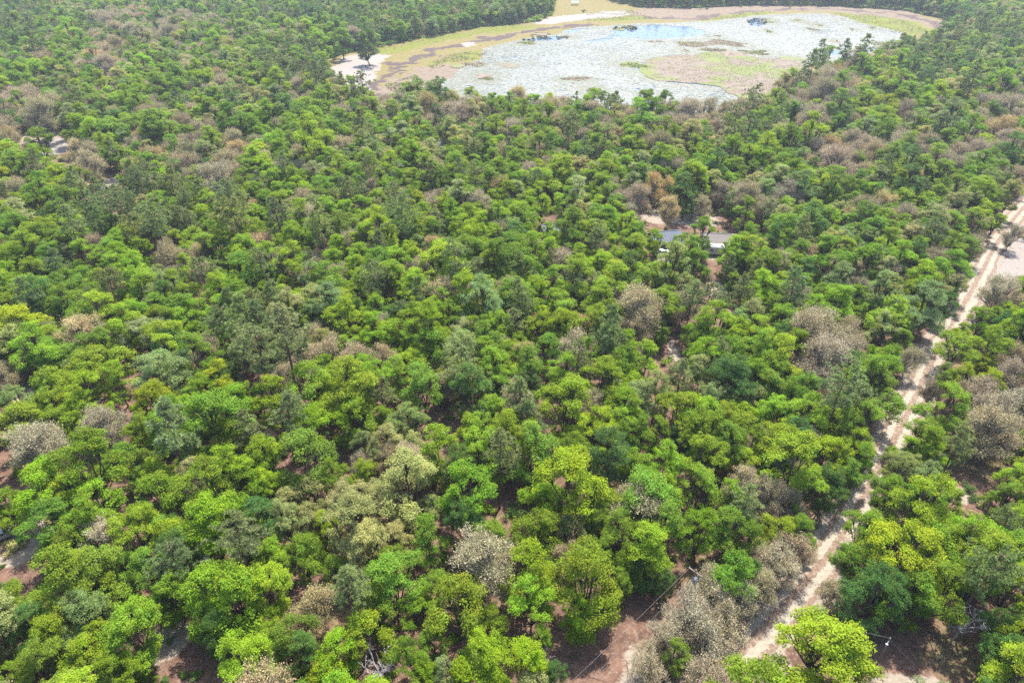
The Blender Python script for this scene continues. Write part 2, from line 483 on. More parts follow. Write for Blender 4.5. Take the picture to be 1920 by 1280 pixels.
# ------------------------------------------------------------------ where the trees stand (crown centre in the picture, crown width in pixels)
TREES = {
'b': """10 972 50;165 975 90;255 995 100;430 1110 140;90 1195 100;245 1180 110;190 1190 60;160 1245 90;215 1265 80;460 1240 110;400 1150 100;505 1045 70;500 1100 90;
860 1135 140;687 1185 100;500 1197 70;627 1230 80;620 1262 80;792 1270 50;905 1242 110;1210 1027 90;1317 997 80;1100 1090 130;995 1130 90;1087 1160 70;975 1247 100;
72 660 90;180 690 110;220 710 60;95 740 85;160 740 75;265 780 60;462 745 60;37 800 90;107 795 70;150 780 60;175 865 120;120 870 60;80 915 110;130 922 80;175 940 100;15 940 60;300 932 110;432 877 90;
685 690 50;760 650 50;767 682 70;580 722 110;650 727 100;910 665 55;490 750 50;595 800 100;825 845 95;922 787 80;880 810 60;680 892 55;500 910 60;
1055 700 65;1130 710 80;1210 677 65;1320 667 65;1422 660 80;1410 705 60;1060 752 100;1272 767 95;1170 765 70;1400 780 60;1365 802 80;1115 802 85;1160 800 60;1317 855 80;1072 900 130;1195 880 75;1247 870 70;1245 927 60;1370 927 70;1120 935 60;1022 940 90;
1465 670 80;1627 672 35;1770 765 85;1470 780 45;1600 840 75;1547 852 85;1735 820 70;1700 840 55;1750 852 55;1902 905 60;1465 997 70;1740 1030 120;1827 1005 90;1902 1035 70;1897 1097 80;1902 1197 80;
112 342 45;247 357 25;207 420 35;460 470 60;412 522 40;362 595 70;160 480 55;220 502 50;15 500 40;62 512 50;32 545 60;
685 420 55;837 495 90;872 437 70;732 530 75;675 480 55;745 495 55;802 610 85;700 585 55;737 622 50;920 572 50;620 497 65;650 405 50;517 345 50;925 390 30;
1317 435 50;1277 452 30;1302 462 38;1264 466 30;818 274 28;1052 434 26;1034 436 24;1236 462 24;1360 478 32;1227 450 35;1132 500 55;1237 515 55;1165 492 40;1135 407 50;1120 440 60;1012 340 75;1010 375 50;1130 352 60;1102 380 40;1030 445 40;1010 612 55;1065 612 70;1305 620 50;1415 572 50;1047 557 40;1260 570 30;
1475 392 50;1552 415 45;1735 382 45;1687 427 40;1657 470 60;1720 475 50;1865 410 40;1467 552 40;1560 570 85;1617 587 25;1840 602 45;1910 590 40;1800 627 40;
55 160 40;220 145 35;270 130 50;335 145 70;300 165 60;220 190 50;250 305 40;600 80 60;575 60 40;590 225 60;590 265 90;510 270 60;930 235 50;960 240 40;780 215 25;1305 285 50;1340 305 50;1235 255 25;1260 260 30;1880 160 60;1760 280 30""",
'g': """100 985 90;105 1025 50;125 1082 130;190 1080 110;225 1065 70;275 1075 80;30 1128 90;325 1110 80;65 1160 70;30 1270 40;75 1245 90;570 1040 90;802 1005 80;732 1060 80;742 1085 100;630 1065 50;705 1135 70;780 1142 70;817 1100 70;917 1165 70;550 1197 100;767 1235 70;495 1240 60;812 1197 60;
1007 997 95;1125 975 60;1165 1002 80;1247 982 80;1367 997 80;1410 1010 60;1015 1052 60;1125 1032 50;1165 1092 50;1372 1080 90;1010 1200 50;1272 1230 40;
155 665 80;195 650 60;82 690 70;115 695 50;412 685 50;400 785 120;437 765 80;237 865 80;270 870 60;357 847 60;425 820 70;390 915 110;462 910 80;
802 648 80;792 722 85;745 702 60;835 677 50;930 727 60;580 780 60;665 782 85;717 782 50;567 857 130;875 920 110;630 895 60;
1027 660 60;1160 677 50;1365 660 70;1200 810 60;1232 810 50;995 847 90;1072 847 70;1372 835 80;1122 860 50;1305 920 90;1665 677 50;1645 722 110;1510 727 60;1485 747 50;1795 655 80;1770 725 40;1615 790 80;1540 780 80;1610 865 60;1600 895 55;1665 932 70;1727 940 70;1777 940 60;1890 940 60;1450 877 50;1507 997 50;1615 1060 100;1702 1115 110;1765 1105 100;1615 985 70;
147 335 40;385 475 65;452 517 80;255 590 70;172 557 60;125 532 60;362 370 40;617 532 85;1382 467 40;1407 442 55;1127 570 60;1235 622 40;1192 440 40;1560 350 70;1595 382 40;1692 372 40;1585 420 45;1455 427 45;1550 482 75;1640 435 55;1732 432 45;1782 465 50;1780 505 75;1645 580 40;1467 605 70;1692 617 40;1862 365 45;
150 240 70;200 250 80;250 240 70;300 240 80;70 130 60;110 135 60;30 125 60;30 155 50;255 95 40;385 65 40;405 95 45;460 55 50;75 270 60;400 265 50;325 280 45;435 225 60;640 75 45;765 240 50;605 185 60;1130 195 40;1210 195 60;1250 190 40;1485 260 50;1610 130 60""",
'd': """60 1180 80;410 1180 70;867 980 80;1202 1080 50;1240 1090 40;1415 1080 60;1042 1270 30;880 727 90;855 872 70;1285 810 60;1552 902 80;1640 1110 110;1885 1172 80;1882 1225 90;565 1230 80;1080 345 45;1285 357 55;1370 385 30;1605 347 40;1705 342 60;1775 572 40;1887 607 45;690 80 60;660 40 50;1710 140 60;1570 210 70;1855 215 60;905 840 50""",
'y': """290 755 70;317 747 50;412 717 65;1545 1222 165;1690 1040 150;42 612 85;537 537 40;1807 712 50;1860 720 50;1910 715 40;1840 685 40;1655 205 90;1650 228 60;1455 220 40;1840 80 30;1430 215 40""",
'o': """537 975 70;580 975 70;660 980 110;637 1012 45;680 1022 90;745 1010 60;712 992 40;760 905 125;655 935 80;705 940 80;805 950 50;812 892 40;592 922 80;542 940 60;362 890 60;942 650 50;980 670 60;777 832 55;947 347 30;1790 540 55;1800 390 55;1902 365 45;1657 615 50;290 105 40;310 110 35;280 285 35;1790 170 60""",
'v': """1070 992 60;35 755 70;310 697 110;332 715 60;540 655 80;762 790 75;685 840 50;1310 707 70;1230 732 70;1340 747 65;1420 745 50;1690 877 75;1735 902 65;1775 697 35;295 517 45;785 470 45;885 510 40;550 570 40;1510 355 60;1655 545 60;280 150 45;430 185 50;850 240 50;1350 285 45;1780 225 90;810 45 30;1732 572 100;135 700 40;835 1260 45""",
't': """190 1017 95;905 1050 120;967 1030 40;997 1035 40;1055 1042 60;1425 1047 50;1330 1100 90;1292 1140 100;1350 1135 100;1385 1120 70;1242 1195 70;1310 1180 110;1350 1215 100;1310 1242 110;1225 1255 80;1365 1255 80;
390 660 75;195 800 80;70 835 95;472 800 30;5 702 50;620 660 80;670 672 60;720 670 60;530 707 60;492 815 40;727 855 50;675 867 45;1192 660 30;1260 700 40;1425 820 50;1400 905 80;1427 935 60;1545 670 110;1600 655 60;1705 672 55;1902 665 60;1840 740 80;1885 765 100;1735 725 40;1865 802 110;1472 935 75;1485 880 50;1490 1030 80;1477 1067 90;1455 1115 60;1560 1110 40;
32 357 60;400 335 90;355 335 50;175 460 55;70 457 35;60 410 45;20 475 30;310 460 35;320 480 65;90 500 30;332 515 45;387 565 50;15 577 45;810 392 50;820 370 35;945 417 25;500 445 25;535 470 30;552 455 25;605 462 35;640 467 20;492 580 35;675 540 30;620 630 30;715 330 30;617 567 20;
1195 370 50;1180 397 40;1317 382 40;1350 357 45;1402 370 60;1405 402 40;1107 397 25;1427 470 50;967 335 30;1200 577 90;1100 540 40;1095 462 35;1325 517 30;1500 460 40;1607 487 30;1460 482 40;1642 407 30;1755 480 25;1827 460 50;1795 357 40;1827 357 30;1900 437 40;1610 537 45;1535 592 60;1547 617 90;1597 620 60;1880 545 80;837 460 35;
75 210 80;55 185 50;10 210 40;180 195 45;285 215 55;200 125 60;245 115 50;345 105 35;435 70 40;250 60 70;215 58 50;320 65 60;300 35 60;190 35 60;240 35 40;360 40 50;165 305 60;370 245 45;350 270 50;360 210 45;230 290 40;350 310 60;245 275 35;90 115 50;425 305 60;735 205 50;820 215 40;865 215 45;630 215 40;530 235 40;510 70 40;
1040 205 60;1010 205 40;1060 195 35;1290 210 70;1330 205 60;1215 210 25;1280 235 50;1220 270 45;1000 280 50;1145 310 50;1280 265 30;1350 260 40;1550 150 80;1500 185 50;1525 225 70;1610 115 50;1545 172 60;1600 170 50;1570 300 80;1640 290 60;1740 270 50;1890 200 70;1750 200 50;1900 280 60;1460 240 40;1690 270 60""",
'r': """587 1135 90;205 522 45;225 550 50;165 532 25;250 530 30;1230 345 55;1255 390 45;1655 377 50;1735 527 60;10 255 45;150 280 55;1880 240 60;30 350 40""",
's': """397 1065 55;710 1250 60;1022 1242 40;1805 1165 55""",
'p': """330 1055 75;445 1010 80;650 1105 80;450 655 60;320 810 100;490 655 80;712 732 50;862 690 80;530 775 70;935 845 75;1082 665 70;1140 645 45;982 752 70;1577 722 80;1795 827 60;1850 1072 100;1885 980 55;1372 500 30;
172 355 35;222 382 45;180 400 40;315 340 55;290 407 60;247 427 50;130 420 55;360 415 45;442 407 70;425 370 60;345 377 40;450 602 80;602 417 60;712 465 50;525 402 60;655 355 35;795 545 50;752 402 60;892 332 40;530 620 90;480 600 60;
1067 405 30;1035 485 35;1077 495 50;1282 480 35;1295 552 50;1327 557 50;1390 545 45;1355 580 40;1422 507 40;1140 617 75;1510 430 45;1495 532 60;135 175 55;30 55 50;55 75 45;505 130 40;545 150 35;590 140 40;500 110 35;540 70 40;640 155 27;680 155 30;660 180 30;785 165 25;680 230 50;1080 185 25;1160 190 30;1070 255 35;1095 280 35;1125 280 35;1415 185 40;1380 230 50;1410 235 45;1540 100 45;1580 90 28;1625 90 40;1690 85 35;1760 130 60;1830 140 50;1760 75 40;1800 60 40;1525 120 40;1850 45 40;1820 100 40""",
}
TINT = {'b': (.250, .350, .014), 'g': (.185, .280, .018), 'd': (.105, .190, .036), 'y': (.285, .350, .010), 'o': (.350, .345, .125), 'v': (.235, .290, .092),
        't': (.385, .310, .200), 'r': (.460, .335, .165), 's': (.4, .37, .36), 'p': (.200, .236, .078)}
FORM_OF = {'b': 'oak', 'g': 'oak', 'd': 'live', 'y': 'oak', 'o': 'oak', 'v': 'live', 't': 'bare', 'r': 'bare', 's': 'dead', 'p': 'pine'}

# ------------------------------------------------------------------ open places (outlines on the ground)
ROAD_PX = [(1175, 1330), (1345, 1272), (1412, 1200), (1490, 1112), (1562, 1032), (1606, 955), (1655, 865), (1697, 785), (1735, 700), (1777, 622), (1822, 546), (1860, 472), (1893, 418), (1930, 378), (1985, 340), (2080, 290)]
ROAD = poly(ROAD_PX)
BASIN = poly([(610, 150), (596, 128), (600, 112), (650, 98), (700, 92), (790, 70), (900, 50), (1000, 42), (1030, 30), (1036, 18), (1024, 4), (1050, -6), (1120, -8), (1150, 2), (1200, 14), (1300, 15), (1400, 10), (1560, 11), (1700, 20), (1780, 38), (1800, 48), (1798, 60),
              (1770, 88), (1720, 112), (1640, 134), (1570, 150), (1520, 165), (1480, 190), (1440, 214), (1400, 240), (1330, 246), (1200, 240), (1100, 234), (1000, 230), (900, 222), (800, 212), (720, 215), (660, 205), (625, 175)])
WATER = poly([(840, 175), (822, 158), (850, 140), (872, 124), (900, 108), (915, 92), (940, 82), (985, 74), (1030, 66), (1095, 52), (1150, 47), (1230, 44), (1290, 42), (1345, 40), (1395, 32), (1455, 27), (1540, 25), (1585, 32), (1612, 42), (1670, 56), (1702, 64), (1698, 76), (1660, 88),
              (1640, 100), (1605, 108), (1560, 118), (1500, 122), (1420, 124), (1385, 142), (1372, 165), (1384, 182), (1390, 200), (1360, 222), (1250, 226), (1120, 220), (1000, 212), (900, 196)])
PENINSULA = poly([(1520, 118), (1470, 116), (1425, 110), (1385, 99), (1345, 95), (1300, 104), (1262, 103), (1222, 110), (1192, 124), (1196, 132), (1222, 150), (1256, 155), (1290, 158), (1345, 163), (1376, 178), (1392, 192), (1430, 196), (1480, 160)])
OPEN_WATER = [poly(p) for p in ([(1148, 61), (1180, 50), (1230, 47), (1300, 52), (1325, 62), (1300, 70), (1220, 74), (1140, 71)], [(990, 74), (1040, 68), (1065, 72), (1040, 77), (1000, 77)], [(1030, 60), (1060, 56), (1100, 55), (1070, 62)], [(1395, 42), (1420, 34), (1450, 37), (1425, 50), (1402, 48)],
                                [(1098, 78), (1130, 74), (1150, 72), (1130, 80)], [(1530, 96), (1575, 96), (1600, 100), (1560, 104)], [(1620, 88), (1660, 90), (1650, 98), (1615, 97)])]
SANDS = [poly(p) for p in ([(606, 136), (628, 118), (652, 105), (690, 100), (735, 103), (726, 116), (702, 130), (692, 148), (694, 185), (660, 180), (622, 160)],
                           [(985, 40), (1010, 36), (1045, 31), (1085, 28), (1130, 23), (1168, 20), (1182, 27), (1140, 33), (1085, 37), (1050, 44), (1018, 47)],
                           [(862, 80), (890, 78), (896, 84), (872, 88)], [(1832, 540), (1850, 500), (1880, 468), (1960, 440), (1980, 520), (1930, 545)],
                           [(60, 285), (95, 258), (140, 255), (135, 275), (100, 290), (70, 310), (40, 312)])]
SAND_SPOTS = [(60, 1000, 45, 35), (35, 1040, 40, 22), (1195, 1235, 35, 35), (1440, 1262, 60, 30), (1800, 928, 30, 16), (1345, 545, 22, 22), (1345, 470, 35, 22), (1240, 480, 22, 14), (25, 735, 45, 22), (1480, 1150, 60, 40), (200, 345, 25, 12), (315, 1205, 40, 40), (1265, 655, 14, 22),
              (1700, 1275, 90, 14), (1765, 660, 16, 30), (1865, 690, 20, 14), (1240, 405, 40, 15), (1310, 412, 40, 14), (70, 255, 40, 12), (1545, 1120, 30, 30)]
LITTER_GAPS = [(45, 1020, 52, 55), (40, 1060, 45, 30), (330, 1200, 50, 70), (215, 1150, 30, 25), (10, 1235, 30, 20), (20, 900, 95, 26), (255, 700, 22, 22), (228, 770, 14, 40), (255, 925, 26, 32), (835, 800, 48, 28), (640, 870, 24, 22), (1200, 840, 26, 16), (1275, 850, 30, 22),
               (1050, 825, 24, 24), (985, 905, 26, 36), (1870, 880, 50, 40), (1805, 925, 32, 22), (1715, 1235, 130, 55), (1250, 1000, 20, 30), (1280, 1040, 26, 40), (945, 1200, 18, 40), (1265, 660, 18, 26), (25, 728, 52, 26), (1050, 1190, 25, 30), (640, 1170, 14, 26), (1030, 412, 22, 20),
               (1245, 412, 48, 20), (1325, 415, 58, 20), (1252, 442, 14, 14), (1345, 450, 20, 14), (1240, 478, 18, 16), (1345, 540, 26, 26), (90, 262, 60, 16), (200, 345, 34, 14), (820, 268, 16, 10), (1045, 425, 16, 14), (1875, 500, 50, 36), (640, 1140, 16, 22), (130, 310, 20, 10), (1480, 1165, 60, 40), (1430, 1250, 46, 40),
               (120, 820, 14, 14), (600, 870, 12, 10), (1085, 1120, 14, 20), (760, 770, 22, 16), (345, 940, 12, 10), (1075, 8, 34, 10), (1810, 640, 12, 30), (1336, 470, 18, 12), (1600, 1210, 30, 50), (1540, 1270, 60, 20), (1500, 1090, 20, 20), (1195, 1240, 30, 40)]
WIRE_LANE = poly([(1305, 1110), (1230, 1190), (1150, 1265), (1090, 1330)])

def seg_dist(P, A):
    """distance from points P to the polyline A"""
    best = np.full(len(P), 1e9)
    for a, b in zip(A[:-1], A[1:]):
        d = b - a
        t = np.clip(((P - a) @ d) / (d @ d + 1e-9), 0, 1)
        best = np.minimum(best, np.linalg.norm(P - (a + t[:, None] * d), axis=1))
    return best
def inside(P, A):
    r = np.zeros(len(P), bool)
    x, y = P[:, 0], P[:, 1]
    for (x1, y1), (x2, y2) in zip(A, np.roll(A, -1, 0)):
        c = ((y1 > y) != (y2 > y)) & (x < (x2 - x1) * (y - y1) / (y2 - y1 + 1e-12) + x1)
        r ^= c
    return r
def signed(P, A):
    """positive inside the outline, metres to its edge"""
    d = seg_dist(P, np.vstack([A, A[:1]]))
    return np.where(inside(P, A), d, -d)
def sstep(x, lo, hi):
    t = np.clip((x - lo) / (hi - lo), 0, 1)
    return t * t * (3 - 2 * t)
def vnoise(P, scale, seed=0):
    """smooth value noise, 0..1"""
    g = np.random.default_rng(seed)
    T = g.uniform(size=(256, 256))
    q = P * scale + 1000.0
    i = np.floor(q).astype(int); f = q - i; f = f * f * (3 - 2 * f)
    a = lambda dx, dy: T[(i[:, 0] + dx) % 256, (i[:, 1] + dy) % 256]
    return (a(0, 0) * (1 - f[:, 0]) + a(1, 0) * f[:, 0]) * (1 - f[:, 1]) + (a(0, 1) * (1 - f[:, 0]) + a(1, 1) * f[:, 0]) * f[:, 1]
def fbm(P, scale, seed=0):
    return (vnoise(P, scale, seed) * .55 + vnoise(P, scale * 2.3, seed + 1) * .3 + vnoise(P, scale * 5.1, seed + 2) * .15)

# ------------------------------------------------------------------ ground
def ground_material():
    m, t = new_mat('forest_floor')
    tc = N(t, 'ShaderNodeTexCoord'); P = tc.outputs['Object']
    z = N(t, 'ShaderNodeAttribute', attribute_name='zone'); zs = N(t, 'ShaderNodeSeparateColor'); L(t, z.outputs['Color'], zs.inputs[0])
    z2 = N(t, 'ShaderNodeAttribute', attribute_name='shore'); z2s = N(t, 'ShaderNodeSeparateColor'); L(t, z2.outputs['Color'], z2s.inputs[0])
    n1, n2, n3, n4 = noise(t, P, .06, 4), noise(t, P, .35, 5, .6), noise(t, P, 1.6, 5, .65), noise(t, P, 7, 4, .7)
    litter = mixc(t, ramp(t, n2, .35, .68), (.088, .050, .035), (.172, .100, .070))
    litter = mixc(t, ramp(t, n3, .45, .75), litter, (.215, .146, .108))
    litter = mixc(t, ramp(t, n4, .30, .46), (.075, .046, .036), litter)
    greenish = mixc(t, ramp(t, n3, .35, .7), (.10, .12, .035), (.19, .17, .07))
    litter = mixc(t, math_(t, 'MULTIPLY', ramp(t, n1, .52, .66), ramp(t, n3, .42, .6)), litter, greenish)
    sand = mixc(t, ramp(t, n3, .3, .7), (.210, .172, .130), (.290, .246, .198))
    sand = mixc(t, ramp(t, n4, .56, .72), sand, (.19, .125, .09))
    n0 = noise(t, P, .11, 6, .7)
    jag = math_(t, 'ADD', math_(t, 'ADD', math_(t, 'MULTIPLY', n2, .9), math_(t, 'MULTIPLY', n3, .7)), math_(t, 'MULTIPLY', n0, 1.5))
    def mask(s, k=1.0):
        v = math_(t, 'ADD', math_(t, 'MULTIPLY', s, 1.5 * k), math_(t, 'SUBTRACT', jag, 1.55))
        return ramp(t, math_(t, 'SUBTRACT', v, .62), -.16, .22)
    col = mixc(t, mask(zs.outputs[0]), litter, sand)
    grass = mixc(t, ramp(t, n2, .35, .65), (.135, .125, .030), (.185, .135, .070))
    col = mixc(t, mask(zs.outputs[1]), col, grass)
    green = mixc(t, ramp(t, n3, .3, .7), (.110, .130, .018), (.150, .145, .036))
    col = mixc(t, mask(z2s.outputs[1]), col, green)
    pink = mixc(t, ramp(t, n2, .35, .65), (.140, .104, .074), (.190, .148, .104))
    col = mixc(t, mask(z2s.outputs[0]), col, pink)
    mud = mixc(t, ramp(t, n3, .3, .7), (.060, .042, .040), (.110, .080, .070))
    col = mixc(t, mask(zs.outputs[2]), col, mud)
    white = mixc(t, ramp(t, n3, .35, .75), (.21, .18, .155), (.275, .245, .218))
    col = mixc(t, mask(z2s.outputs[2]), col, white)
    p = N(t, 'ShaderNodeBsdfPrincipled')
    L(t, col, p.inputs['Base Color'])
    p.inputs['Roughness'].default_value = .95
    p.inputs['Specular IOR Level'].default_value = .1
    L(t, bump(t, math_(t, 'ADD', n3, n4), .5, .25), p.inputs['Normal'])
    finish(t, p.outputs[0])
    return m
xs = np.concatenate([[-6000, -3000, -1500, -800], np.arange(-560, 561, 2.2), [800, 1500, 3000, 6000]])
ys = np.concatenate([[-3000, -800, -200, -50, 10], np.arange(30, 470, 2.0), np.arange(470, 790, 3.0), [850, 1000, 1500, 3000, 7000]])
gx, gy = np.meshgrid(xs, ys)
GP = np.stack([gx.ravel(), gy.ravel()], 1)
nx, ny = len(xs), len(ys)
zone = np.zeros((len(GP), 4)); zone[:, 3] = 1
shore = np.zeros((len(GP), 4)); shore[:, 3] = 1
vis = (np.abs(GP[:, 0]) < 620) & (GP[:, 1] > 20) & (GP[:, 1] < 800)
VP = GP[vis]
wob = (fbm(VP, .05, 3) - .5) * 16
VR = VP
VW = VP + np.stack([fbm(VP, .09, 301) - .5, fbm(VP, .09, 311) - .5], 1) * 22 + np.stack([vnoise(VP, .4, 321) - .5, vnoise(VP, .4, 331) - .5], 1) * 7
def put(arr, ch, val):
    a = arr[vis, ch]; arr[vis, ch] = np.maximum(a, val)
put(zone, 0, sstep(seg_dist(VP, ROAD), 6.0, 1.6) * .85)
for (px, py, rx, ry) in SAND_SPOTS:
    c = at(px, py)[:2]; ex = at(px + rx, py)[:2]; ey = at(px, py - ry)[:2]
    rw, rd = np.linalg.norm(ex - c), np.linalg.norm(ey - c)
    q = np.sqrt(((VP[:, 0] - c[0]) / rw) ** 2 + ((VP[:, 1] - c[1]) / rd) ** 2)
    put(zone, 0, sstep(q, 1.5, .4) * .8)
sb = signed(VP, BASIN)
put(zone, 1, sstep(sb + wob * .3, -4, 3))
mudline = poly([(690, 205), (694, 180), (712, 152), (742, 128), (790, 103), (850, 87), (920, 72), (975, 62), (1040, 52), (1100, 45)])
put(zone, 2, sstep(seg_dist(VW, mudline) + wob * .35, 9, 1) * .85)
mud2 = poly([(1200, 34), (1290, 36), (1360, 26), (1450, 19), (1560, 18), (1680, 26), (1750, 42), (1775, 58)])
put(zone, 2, sstep(seg_dist(VW, mud2) + wob, 14, 1) * .55)
pinks = [poly([(700, 190), (740, 150), (790, 125), (860, 118), (900, 135), (860, 160), (830, 190), (800, 210), (720, 214)]), poly([(1180, 20), (1260, 12), (1400, 11), (1560, 12), (1700, 22), (1790, 45), (1780, 60), (1720, 40), (1560, 21), (1400, 22), (1300, 38), (1220, 36)]),
         poly([(1390, 130), (1470, 118), (1500, 130), (1450, 150), (1400, 170)])]
for q in pinks: put(shore, 0, sstep(signed(VW, q) + wob * .6, -9, 9))
greens = [poly([(690, 97), (800, 72), (900, 53), (1000, 47), (1020, 50), (905, 64), (800, 84), (740, 100)]), poly([(1100, 26), (1180, 18), (1210, 30), (1240, 36), (1180, 38), (1100, 40)]), poly([(800, 120), (850, 100), (915, 95), (905, 108), (860, 118), (810, 130)]),
          poly([(720, 160), (780, 140), (800, 160), (740, 175)]), poly([(1560, 25), (1640, 28), (1700, 40), (1740, 58), (1728, 70), (1690, 66), (1640, 52), (1600, 38)]), poly([(1630, 80), (1690, 76), (1690, 84), (1640, 92)]), poly([(880, 190), (960, 205), (1000, 216), (900, 212)]), poly([(1290, 40), (1390, 26), (1460, 22), (1400, 34)])]
for q in greens: put(shore, 1, sstep(signed(VW, q) + wob * .6, -8, 8))
for q in SANDS: put(shore, 2, sstep(signed(VP * .6 + VW * .4, q) + wob * .25, -4, 4))
jz = np.zeros(len(GP))
jz[vis] = (fbm(VP, .12, 9) - .5) * .35 * sstep(sb, 2, -12)
jz[vis] *= sstep(seg_dist(VP, ROAD), 3, 9)
V = np.column_stack([GP, jz])
i, j = np.meshgrid(np.arange(ny - 1), np.arange(nx - 1), indexing='ij')
Q = np.stack([i * nx + j, i * nx + j + 1, (i + 1) * nx + j + 1, (i + 1) * nx + j], -1).reshape(-1, 4)
me = quad_mesh('ground', V, Q, ground_material())
for nm, arr in (('zone', zone), ('shore', shore)):
    a = me.attributes.new(nm, 'FLOAT_COLOR', 'POINT'); a.data.foreach_set('color', arr.astype(np.float32).ravel())
me.polygons.foreach_set('use_smooth', np.ones(len(me.polygons), bool))
tag(obj('ground', me), 'red-brown forest floor of leaf litter, sand and lakeside grass', kind='structure')

# sandy track with two wheel ruts
def smooth_line(A, step):
    for _ in range(3):
        B = [A[0]]
        for a, b in zip(A[:-1], A[1:]): B += [a * .75 + b * .25, a * .25 + b * .75]
        A = np.array(B + [A[-1]])
    d = np.concatenate([[0], np.cumsum(np.linalg.norm(np.diff(A, axis=0), axis=1))])
    s = np.arange(0, d[-1], step)
    return np.stack([np.interp(s, d, A[:, 0]), np.interp(s, d, A[:, 1])], 1)
def track_material():
    m, t = new_mat('track_sand')
    tc = N(t, 'ShaderNodeTexCoord'); P = tc.outputs['Object']
    a = N(t, 'ShaderNodeAttribute', attribute_name='rut'); s = N(t, 'ShaderNodeSeparateColor'); L(t, a.outputs['Color'], s.inputs[0])
    n2, n3, n4 = noise(t, P, .4, 4), noise(t, P, 1.8, 5, .65), noise(t, P, 8, 4, .7)
    sand = mixc(t, ramp(t, n3, .3, .7), (.245, .208, .158), (.325, .282, .228))
    ridge = mixc(t, ramp(t, n3, .35, .65), (.155, .105, .078), (.225, .165, .120))
    k = math_(t, 'ADD', s.outputs[0], math_(t, 'MULTIPLY', math_(t, 'SUBTRACT', n3, .5), 1.4))
    c = mixc(t, ramp(t, k, .35, .7), ridge, sand)
    c = mixc(t, ramp(t, n4, .62, .8), c, (.14, .09, .065))
    c = mixc(t, math_(t, 'MULTIPLY', ramp(t, n2, .55, .7), .55), c, (.15, .10, .072))
    p = N(t, 'ShaderNodeBsdfPrincipled'); L(t, c, p.inputs['Base Color'])
    p.inputs['Roughness'].default_value = .95; p.inputs['Specular IOR Level'].default_value = .1
    L(t, bump(t, math_(t, 'ADD', n3, n4), .5, .2), p.inputs['Normal'])
    finish(t, p.outputs[0])
    return m
RL = smooth_line(ROAD, 1.0)
tan_ = norm(np.gradient(RL, axis=0)); side = np.stack([tan_[:, 1], -tan_[:, 0]], 1)
offs = np.array([-2.3, -1.7, -1.3, -.85, -.45, 0, .45, .85, 1.3, 1.7, 2.3]) * 1.12
prof = np.array([-.02, .05, .02, -.01, .05, .08, .05, -.01, .02, .05, -.02]) + .05
rutv = np.array([.25, .4, .9, 1, .45, .2, .45, 1, .9, .4, .25])
k = len(offs)
wl = 1 + (fbm(RL, .2, 21) - .5) * .7; wr = 1 + (fbm(RL, .2, 31) - .5) * .7
ov = offs[None] * np.where(offs[None] < 0, wl[:, None], wr[:, None])
V = np.concatenate([RL[:, None] + side[:, None] * ov[..., None], np.broadcast_to(prof[None, :, None], (len(RL), k, 1)) + .03 * (fbm(RL, 1.1, 5)[:, None, None] - .5)], 2).reshape(-1, 3)
i, j = np.meshgrid(np.arange(len(RL) - 1), np.arange(k - 1), indexing='ij')
Q = np.stack([i * k + j, i * k + j + 1, (i + 1) * k + j + 1, (i + 1) * k + j], -1).reshape(-1, 4)
me = quad_mesh('dirt_road', V, Q, track_material())
a = me.attributes.new('rut', 'FLOAT_COLOR', 'POINT')
a.data.foreach_set('color', np.repeat(np.tile(rutv, len(RL))[:, None], 4, 1).astype(np.float32).ravel())
me.polygons.foreach_set('use_smooth', np.ones(len(me.polygons), bool))
tag(obj('dirt_road', me), 'pale sandy two-rut track winding through the woods', kind='structure')

# ------------------------------------------------------------------ lake
def ragged(A, step, amp, scale, seed):
    B = np.vstack([A, A[:1]])
    d = np.concatenate([[0], np.cumsum(np.linalg.norm(np.diff(B, axis=0), axis=1))])
    s = np.arange(0, d[-1], step)
    P = np.stack([np.interp(s, d, B[:, 0]), np.interp(s, d, B[:, 1])], 1)
    return P + np.stack([fbm(P, scale, seed) - .5, fbm(P, scale, seed + 7) - .5], 1) * amp * 2
def sheet(name, A, z, mat, skirt=0.0):
    import bmesh
    bm = bmesh.new()
    vs_ = [bm.verts.new((x, y, z)) for x, y in A]
    f = bm.faces.new(vs_)
    f.normal_update()
    if f.normal.z < 0: f.normal_flip()
    bmesh.ops.triangulate(bm, faces=bm.faces[:])
    me = bpy.data.meshes.new(name); bm.to_mesh(me); bm.free()
    me.materials.append(mat)
    return obj(name, me)
m, t = new_mat('lake_water')
p = N(t, 'ShaderNodeBsdfPrincipled')
p.inputs['Base Color'].default_value = (.026, .050, .095, 1); p.inputs['Roughness'].default_value = .12; p.inputs['IOR'].default_value = 1.18
tc = N(t, 'ShaderNodeTexCoord')
L(t, bump(t, noise(t, tc.outputs['Object'], 1.2, 3), .05, .05), p.inputs['Normal'])
finish(t, p.outputs[0]); M['water'] = m
WR = ragged(WATER, 2.5, 5, .06, 41)
tag(sheet('lake_water', WR, .06, M['water']), 'shallow lake water under floating lily pads', kind='structure')

ISLETS = [(910, 144, 22, 7), (1190, 122, 34, 4), (860, 124, 14, 5), (895, 122, 11, 3), (948, 123, 12, 3), (1110, 169, 16, 6), (1080, 150, 26, 3), (1440, 60, 6, 3), (1520, 56, 8, 3), (1530, 47, 10, 3), (1570, 78, 7, 3), (1600, 56, 6, 2), (1278, 97, 8, 3), (1340, 80, 22, 5), (1300, 84, 26, 5), (1380, 84, 18, 5), (1330, 94, 30, 4), (1420, 100, 30, 6), (1480, 112, 32, 5), (985, 80, 14, 4),
          (1160, 56, 10, 3), (1175, 50, 12, 3), (1020, 64, 18, 3), (1060, 70, 16, 2), (1230, 78, 14, 2), (1340, 68, 8, 2), (1440, 40, 12, 4), (1500, 40, 9, 3), (1640, 54, 10, 2)]
